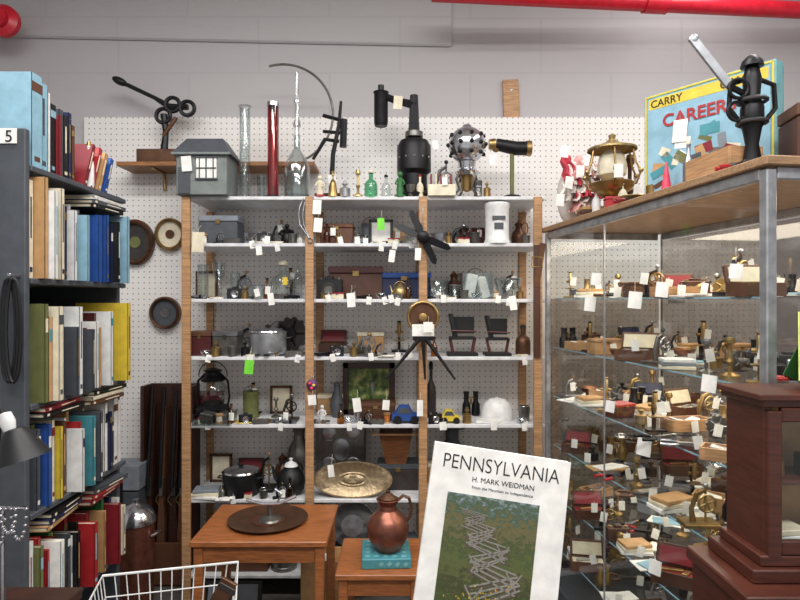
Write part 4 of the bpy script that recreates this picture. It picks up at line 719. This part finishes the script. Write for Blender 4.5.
kinds=[('box','small_box','box',.11,.06,['brown bronze brass','tan wood brass','navy blue brass','maroon red brass','grey slate steel'],['brown wooden box','tan wooden box','navy blue box','dark red box','grey box']),
('card','papers','papers',.16,.02,['paper cream','cream paper','tan paper'],['white papers','cream coloured papers','tan envelope']),
('card','letters','letters',.14,.02,['paper paper','paper sky'],['pale letters','white and blue letters']),
('gadget','mechanism','mechanism',.1,.12,['iron brass steel','brass gold steel','pewter steel iron'],['black iron mechanism','brass mechanism','steel mechanism']),
('gadget','crank_device','crank device',.08,.09,['castgrey brass dark','steel silver brass'],['grey crank device','silver crank device']),
('micro','microscope','microscope',.07,.15,['iron brass brass','brass brass gold'],['black and brass microscope','all brass microscope']),
('camera','camera','camera',.1,.07,['black silver','leather brass'],['black camera','brown leather camera']),
('tool','pliers','tool',.13,.06,['steel brass black','iron iron red','steel steel steel'],['black handled pliers','red handled pliers','bare steel pliers']),
('tool','shears','tool',.14,.06,['silver steel iron','pewter brass brown'],['silver shears','brown handled shears']),
('weight','weight','weight',.05,.06,['brass gold','iron steel'],['brass weight','iron weight']),
('bowl','dish','dish',.1,.035,['silver silver','copper brass'],['silver dish','copper dish']),
('candle','candlestick','candlestick',.055,.11,['brass gold','pewter silver'],['brass candlestick','pewter candlestick']),
('stack','booklets','booklets',.13,.04,['paper cream tan','cream grey paper'],['pale booklets','grey booklets']),
('binoc','binoculars','binoculars',.09,.09,['iron brass','brass gold'],['black binoculars','brass binoculars']),
('open','open_box','box',.15,.04,['wood silver','tan paper','brown steel'],['open box of metal pieces','open tan paper box','open brown tool box']),
('case','instrument_case','case',.13,.1,['leather crimson brass','black navy silver','brown cream steel'],['open case, red lining','open case, blue lining','open case, cream lining']),
('gear','cog_wheel','cog wheel',.08,.08,['brass gold dark','pewter steel dark'],['brass cog wheel','steel cog wheel'])]
SN=['top','second','third','fourth','fifth','lowest']; VN=['front','second from front','third from front','back']
random.seed(21)
US=(1.43,1.3,1.17,1.04,.91,.78,.65,.52,.39,.26,.12)
for si,z in enumerate(CS[:6]):
    ks=[]
    for ui,u in enumerate(US):
        if (si>=4 and ui>7) or (si==3 and ui>8): continue
        for vi,v in enumerate((.085,.225,.365,.505)):
            if not ks: ks=list(range(len(kinds))); random.shuffle(ks)
            k,n,c,w,h,ms,ds=kinds[ks.pop()]; j=random.randrange(len(ms)); f=random.uniform(.85,1.15)
            lab=f'{ds[j]}, {SN[si]} case shelf, {ORD[ui]} row from far end, {VN[vi]}'
            p=cw(v+random.uniform(-.02,.015),u+random.uniform(-.015,.015),z); tt=thing(n,lab,c,p,CR+random.uniform(-.8,.4)); m=ms[j].split(); m=(m*3)[:3]
            hh=min(h*f,.17); K[k](tt,w*f,hh,min(.075,w*1.1) if k not in('card','stack') else .085,m)
            if random.random()<.6: price_tag(tt,random.uniform(-.02,.02),-.05,max(hh*.8,.045),.004,.027)
for x,y,lab,sz in((635,293,'white hexagonal tag on the front glass of the display case at eye level',.06),(590,298,'white tag hanging on the front glass near the far end of the case',.06),(596,273,'small white tag on the front glass just above eye level near the far end',.05),(644,440,'white tag hanging low on the front glass of the display case',.06),(709,375,'white tag near the aluminium post of the display case',.05),(662,282,'small white slip on the front glass above the second shelf',.05),(610,400,'white tag on the front glass beside the glass joint',.045),(655,560,'white slip lowest on the front glass of the display case',.05),(736,262,'white tag highest on the front glass beside the near post',.04)):
    d=Vector(((x-400)/F,1,-(y-300)/F)); n_=Vector((math.cos(CR),math.sin(CR),0)); k=(CO-n_*.004).dot(n_)/d.dot(n_); P=Vector((0,0,CZ))+d*k
    tt=thing('price_tag',lab,'price tag',P,CR-R(50)); B('tag_card','paper',tt,((0,0,-.025),(sz*.8,.0015,sz),(0,.1,0))); T('string','cream',tt,[(0,0,0),(0,0,.04)],.0008,n=5)
# ---------------------------------------------------------------- on top of the case
def ray_top(x,Y): return ((x-400)/F*Y,Y,CT)
t=thing('game_box','blue and yellow boxed game standing upright on the display case','game box',((.889+1.14)/2,(2.15+1.8)/2,CT),R(-54.3))
B('box_lid','aqua',t,((0,0,.18),(.43,.05,.36))); B('box_base','blue',t,((0,.03,.18),(.42,.02,.35)))
fr=B('front_panel','sky',t,((0,-.0262,.18),(.4,.0015,.33),(0,0,0),0)); B('banner','yellow',t,((.0,-.0272,.325),(.39,.001,.036),(0,.0,0),0))
B('border','yellow',t,((-.207,-.0262,.18),(.006,.0015,.35)),((.207,-.0262,.18),(.006,.0015,.35)),((0,-.0262,.354),(.42,.0015,.006)),((0,-.0262,.006),(.42,.0015,.006)))
random.seed(12)
for i in range(26): B('picture_detail',random.choice(['grey','slate','tan','cream','crimson','olive','brown','paper','pewter','teal']),t,((random.uniform(-.16,.16),-.0272-.00012*(i%9),random.uniform(.04,.2)),(random.uniform(.02,.07),.0008,random.uniform(.015,.05)),(0,random.uniform(-.7,.7),0),0))
text('title_small','CARRY',.036,'black',fr,(-.13,-.0285,.313),sx=1.0,off=.0004); text('title_small','GAME',.036,'black',fr,(.1,-.0285,.313),sx=1.0,off=.0004); text('title_large','CAREERS',.058,'red',fr,(-.02,-.0295,.238),sx=1.05,off=.0012); price_tag(t,-.08,-.03,.25,.0,.05)
t=thing('iron_press','tall black cast iron juice press with raised pale lever on the case top','iron press',ray_top(752,1.66))
B('base','castgrey',t,((0,0,.01),(.09,.08,.02))); MB().lathe([(0,.0),(.026,.0),(.017,.06),(.024,.1),(.03,.12),(.03,.16),(.02,.19),(.024,.24),(.018,.27),(0,.29)],(0,0,.01)).build('column','iron',t)
for z in(.13,.19): T('ring','castgrey',t,circ((0,0,z),.036,18,'z'),.006,True)
for z,a in((.16,.3),(.22,-.4)): T('crank_wheel','iron',t,[(Vector((-.045,-.01,z))+Vector((.026*math.cos(2*PI*k/16),.01*math.sin(a),.026*math.sin(2*PI*k/16)))) for k in range(16)],.005,True)
for s_ in(-1,1): T('side_arm','iron',t,[(s_*.02,0,.25),(s_*.06,0,.235),(s_*.064,0,.17),(s_*.04,0,.14)],.007)
L('cap','iron',t,[(0,.28),(.03,.285),(.026,.3),(.012,.315),(0,.32)]); B('lever','alu',t,((-.115,0,.3),(.024,.01,.17),(0,R(-38),0))); T('link','iron',t,[(0,0,.2),(-.07,0,.235)],.009); MB().ball((-.16,0,.362),.014,(1,.5,1)).build('lever_tip','alu',t)
t=thing('pine_crate','small tan wooden box at the front edge of the case top','box',cw(.07,.27,CT),CR); k_open(t,.1,.07,.2,['wood','cream','brass'])
items=[('cone','pink_cone','small bright pink cone on the case top beside the game box','cone',.045,.52,.05,.1,'pink pink'),('bottle','glue_bottle','slim clear and steel funnel bottle before the game box','bottle',.06,.42,.035,.14,'steel cream'),
('weight','brass_weight','brass knob weight at the edge of the case top','weight',.05,.62,.04,.07,'brass gold'),('bowl','brass_dish','shallow brass dish beside the brass urn','dish',.08,.8,.12,.035,'brass gold'),('tool','long_pliers','dark pliers lying at the edge of the case top','pliers',.06,.72,.11,.05,'dark brass crimson'),
('micro','dark_microscope','dark instrument with tall tube behind the brass urn','microscope',.24,1.2,.1,.36,'iron brass dark'),('gadget','brass_mechanism','dark geared mechanism behind the brass urn, nearer the pegboard','mechanism',.24,1.38,.16,.42,'iron bronze brass'),
('candle','iron_candlestick','dark candlestick between the urn and the rag bundle','candlestick',.2,1.05,.07,.26,'bronze brass'),('stack','leather_books','flat brown wallets in front of the rag bundle','wallets',.07,1.14,.12,.045,'brown leather tan'),
('box','leather_case','brown leather case at the right edge of the case top','case',.24,.12,.14,.17,'leather brown brass'),('drum','tobacco_tin','round dark tin on the case top behind the tan box','tin',.2,.36,.1,.07,'dark brass'),
('bottle','white_bottle','small white bottle left of the brass urn','bottle',.035,1.02,.035,.1,'white red'),('box','red_box','small red box left of the brass urn','box',.045,.9,.06,.05,'red tagred brass'),('weight','copper_weight','copper weight between the brass dish and pink cone','weight',.12,.66,.05,.08,'copper brass'),('card','receipt_pile','white receipts on the case top near the brass dish','receipts',.2,.62,.12,.02,'paper paper'),
('gadget','steel_mechanism','pale steel mechanism right of the brass urn','mechanism',.24,.86,.1,.16,'pewter steel brass'),('bell','cream_bell','cream bell shaped ornament right of the brass urn','bell',.1,.92,.06,.12,'cream brass'),('tool','red_shears','red handled shears lying before the tan box','shears',.06,.16,.09,.04,'steel brass red')]
for k,n,l,c,v,u,w,h,ms in items:
    tt=thing(n,l,c,cw(v,u,CT),CR-.3); m=ms.split(); m=(m*3)[:3]; K[k](tt,w,h,min(w,.12),m)
tt=thing('rag_bundle','bundle of crumpled white and red tagged cloth at the far end of the case top','cloth bundle',cw(.09,1.36,CT)+Vector((-.02,0,0))); random.seed(9); k_rag(tt,.25,.36,.16,['rag','tagred','rag','paper','blush','rag','tagred','rag','blush','paper','tagred','rag','rag'])
for x,z in((-.07,.34),(.04,.3),(.08,.18),(-.05,.2),(0,.25),(-.09,.12)): price_tag(tt,x,-.15,z,.0,.036)
tt=thing('brass_urn','polished brass and glass urn lamp with curled arms on the case top','urn',ray_top(612,2.5))
L('foot','brass',tt,[(0,0),(.06,0),(.06,.012),(.025,.03),(.02,.06),(0,.06)]); L('bowl','brass',tt,[(0,.06),(.04,.07),(.08,.1),(.09,.125),(.08,.13),(.03,.14),(0,.14)],n=28); L('cream_body','cream',tt,[(.03,.14),(.055,.16),(.06,.2),(.05,.24),(.03,.262),(0,.262)],n=24); L('cover','gold',tt,[(.1,.262),(.1,.27),(.07,.28),(.03,.295),(.012,.31),(.016,.325),(0,.335)],n=28)
for k in range(6): a=k*PI/3+.3; T('curled_arm','brass',tt,[(.04*math.cos(a),.04*math.sin(a),.09),(.1*math.cos(a),.1*math.sin(a),.11),(.12*math.cos(a),.12*math.sin(a),.16),(.1*math.cos(a),.1*math.sin(a),.2),(.085*math.cos(a),.085*math.sin(a),.27)],.0045); MB().ball((.12*math.cos(a),.12*math.sin(a),.165),.011,n=10).build('drop','gold',tt)
price_tag(tt,-.02,-.13,.18,.0,.036); price_tag(tt,.06,-.12,.1,.0,.03)
# ---------------------------------------------------------------- small dark cabinet lower right
KX,KY=1.035,1.37
t=thing('wooden_cabinet','dark brown wood cabinet with plain glass door at the lower right','cabinet',(KX,KY,.9))
W,D,H=.5,.15,.372
for s_ in(-1,1): B('side_panel','cherry',t,((s_*(W/2-.01),0,H/2),(.02,D,H)))
B('back_board','tan',t,((0,D/2-.006,H/2),(W-.05,.008,H-.03))); B('base_moulding','cherry',t,((0,-.01,.015),(W+.08,D+.04,.03)),((0,-.005,.042),(W+.03,D+.02,.024)))
B('cornice','cherry',t,((0,-.004,H+.006),(W+.02,D+.02,.016)),((0,-.008,H+.02),(W+.04,D+.03,.014)))
dr=B('door','cherry',t,((-W/2+.016,-D/2-.008,H/2+.02),(.03,.016,H-.06)),((W/2-.016,-D/2-.008,H/2+.02),(.03,.016,H-.06)),((0,-D/2-.008,.07),(W-.06,.016,.03)),((0,-D/2-.008,H-.018),(W-.06,.016,.03))); Q('door_glass','pane',dr,(-W/2+.03,-D/2-.008,.085),(W/2-.03,-D/2-.008,.085),(W/2-.03,-D/2-.008,H-.033),(-W/2+.03,-D/2-.008,H-.033))
B('inner_shelf','cherry',t,((0,0,.2),(W-.05,D-.03,.01)))
for k,n,l,c,x,z,w,h,ms in (('stack','pamphlets','white pamphlets on the floor of the dark brown cabinet','pamphlets',-.17,.054,.08,.04,'paper white cream'),('bowl','white_bowl','white bowl on the floor of the dark brown cabinet','bowl',-.07,.054,.08,.04,'white sky'),('weight','brass_weight','brass weight on the upper shelf of the dark brown cabinet','weight',-.19,.206,.035,.06,'brass gold'),('camera','small_camera','black camera on the upper shelf of the dark brown cabinet','camera',-.1,.206,.08,.06,'black silver')):
    tt=thing(n,l,c,(KX+x,KY-.02,.9+z)); m=ms.split(); K[k](tt,w,h,.07,(m*3)[:3])
t=thing('cabinet_table','broad dark table under the dark brown cabinet','table',(KX-.005,KY-.03,0)); B('tabletop','cherry',t,((0,0,.885),(.66,.26,.03)))
for sx in(-1,1):
    for sy in(-1,1): B('leg','cherry',t,((sx*.3,sy*.1,.435),(.04,.04,.87)))
B('apron','cherry',t,((0,-.11,.82),(.6,.02,.1)),((-.31,0,.82),(.02,.2,.1)))
t=thing('greeting_card','folded pale yellow and green card standing on the cabinet','card',(.955,1.36,1.3),R(20)); B('front_leaf','palelime',t,((0,0,.078),(.15,.002,.16),(R(-12),R(16),0))); B('back_leaf','green',t,((.025,.03,.07),(.13,.002,.14),(R(14),R(20),0)))
# ---------------------------------------------------------------- light & camera
def area(n,loc,sx,sy,e,c=(1,1,1),rot=(0,0,0)):
    l=bpy.data.lights.new(n,'AREA'); l.shape='RECTANGLE'; l.size=sx; l.size_y=sy; l.energy=e; l.color=c; o=bpy.data.objects.new(n,l); COL.objects.link(o); o.location=loc; o.rotation_euler=rot
area('fluorescent_light',(-.6,1.5,3.3),2.6,.3,54,(1,.985,.965)); area('fluorescent_light.001',(.3,.0,3.3),3.0,.4,76,(1,.985,.965),(R(15),0,0)); area('fluorescent_light.002',(1.6,2.2,3.3),.3,1.6,22,(1,.98,.95))
area('case_light',cw(.3,.75,CT-.06),.4,1.3,12,(1,.86,.68),(0,0,CR)); area('case_light.001',cw(.3,.75,1.24),.4,1.3,4.5,(1,.88,.72),(0,0,CR)); area('case_light.002',cw(.3,.75,.76),.4,1.3,3,(1,.9,.76),(0,0,CR))
w=bpy.data.worlds.new('World'); SC.world=w; w.use_nodes=True; w.node_tree.nodes['Background'].inputs[0].default_value=(.78,.77,.77,1); w.node_tree.nodes['Background'].inputs[1].default_value=.72
cd=bpy.data.cameras.new('camera'); cd.lens=27; cd.sensor_width=36; cd.clip_start=.02; co=bpy.data.objects.new('camera',cd); COL.objects.link(co); co.location=(0,0,CZ); co.rotation_euler=(PI/2,0,0); SC.camera=co
SC.view_settings.view_transform='Standard'
SC.cycles.transparent_max_bounces=24
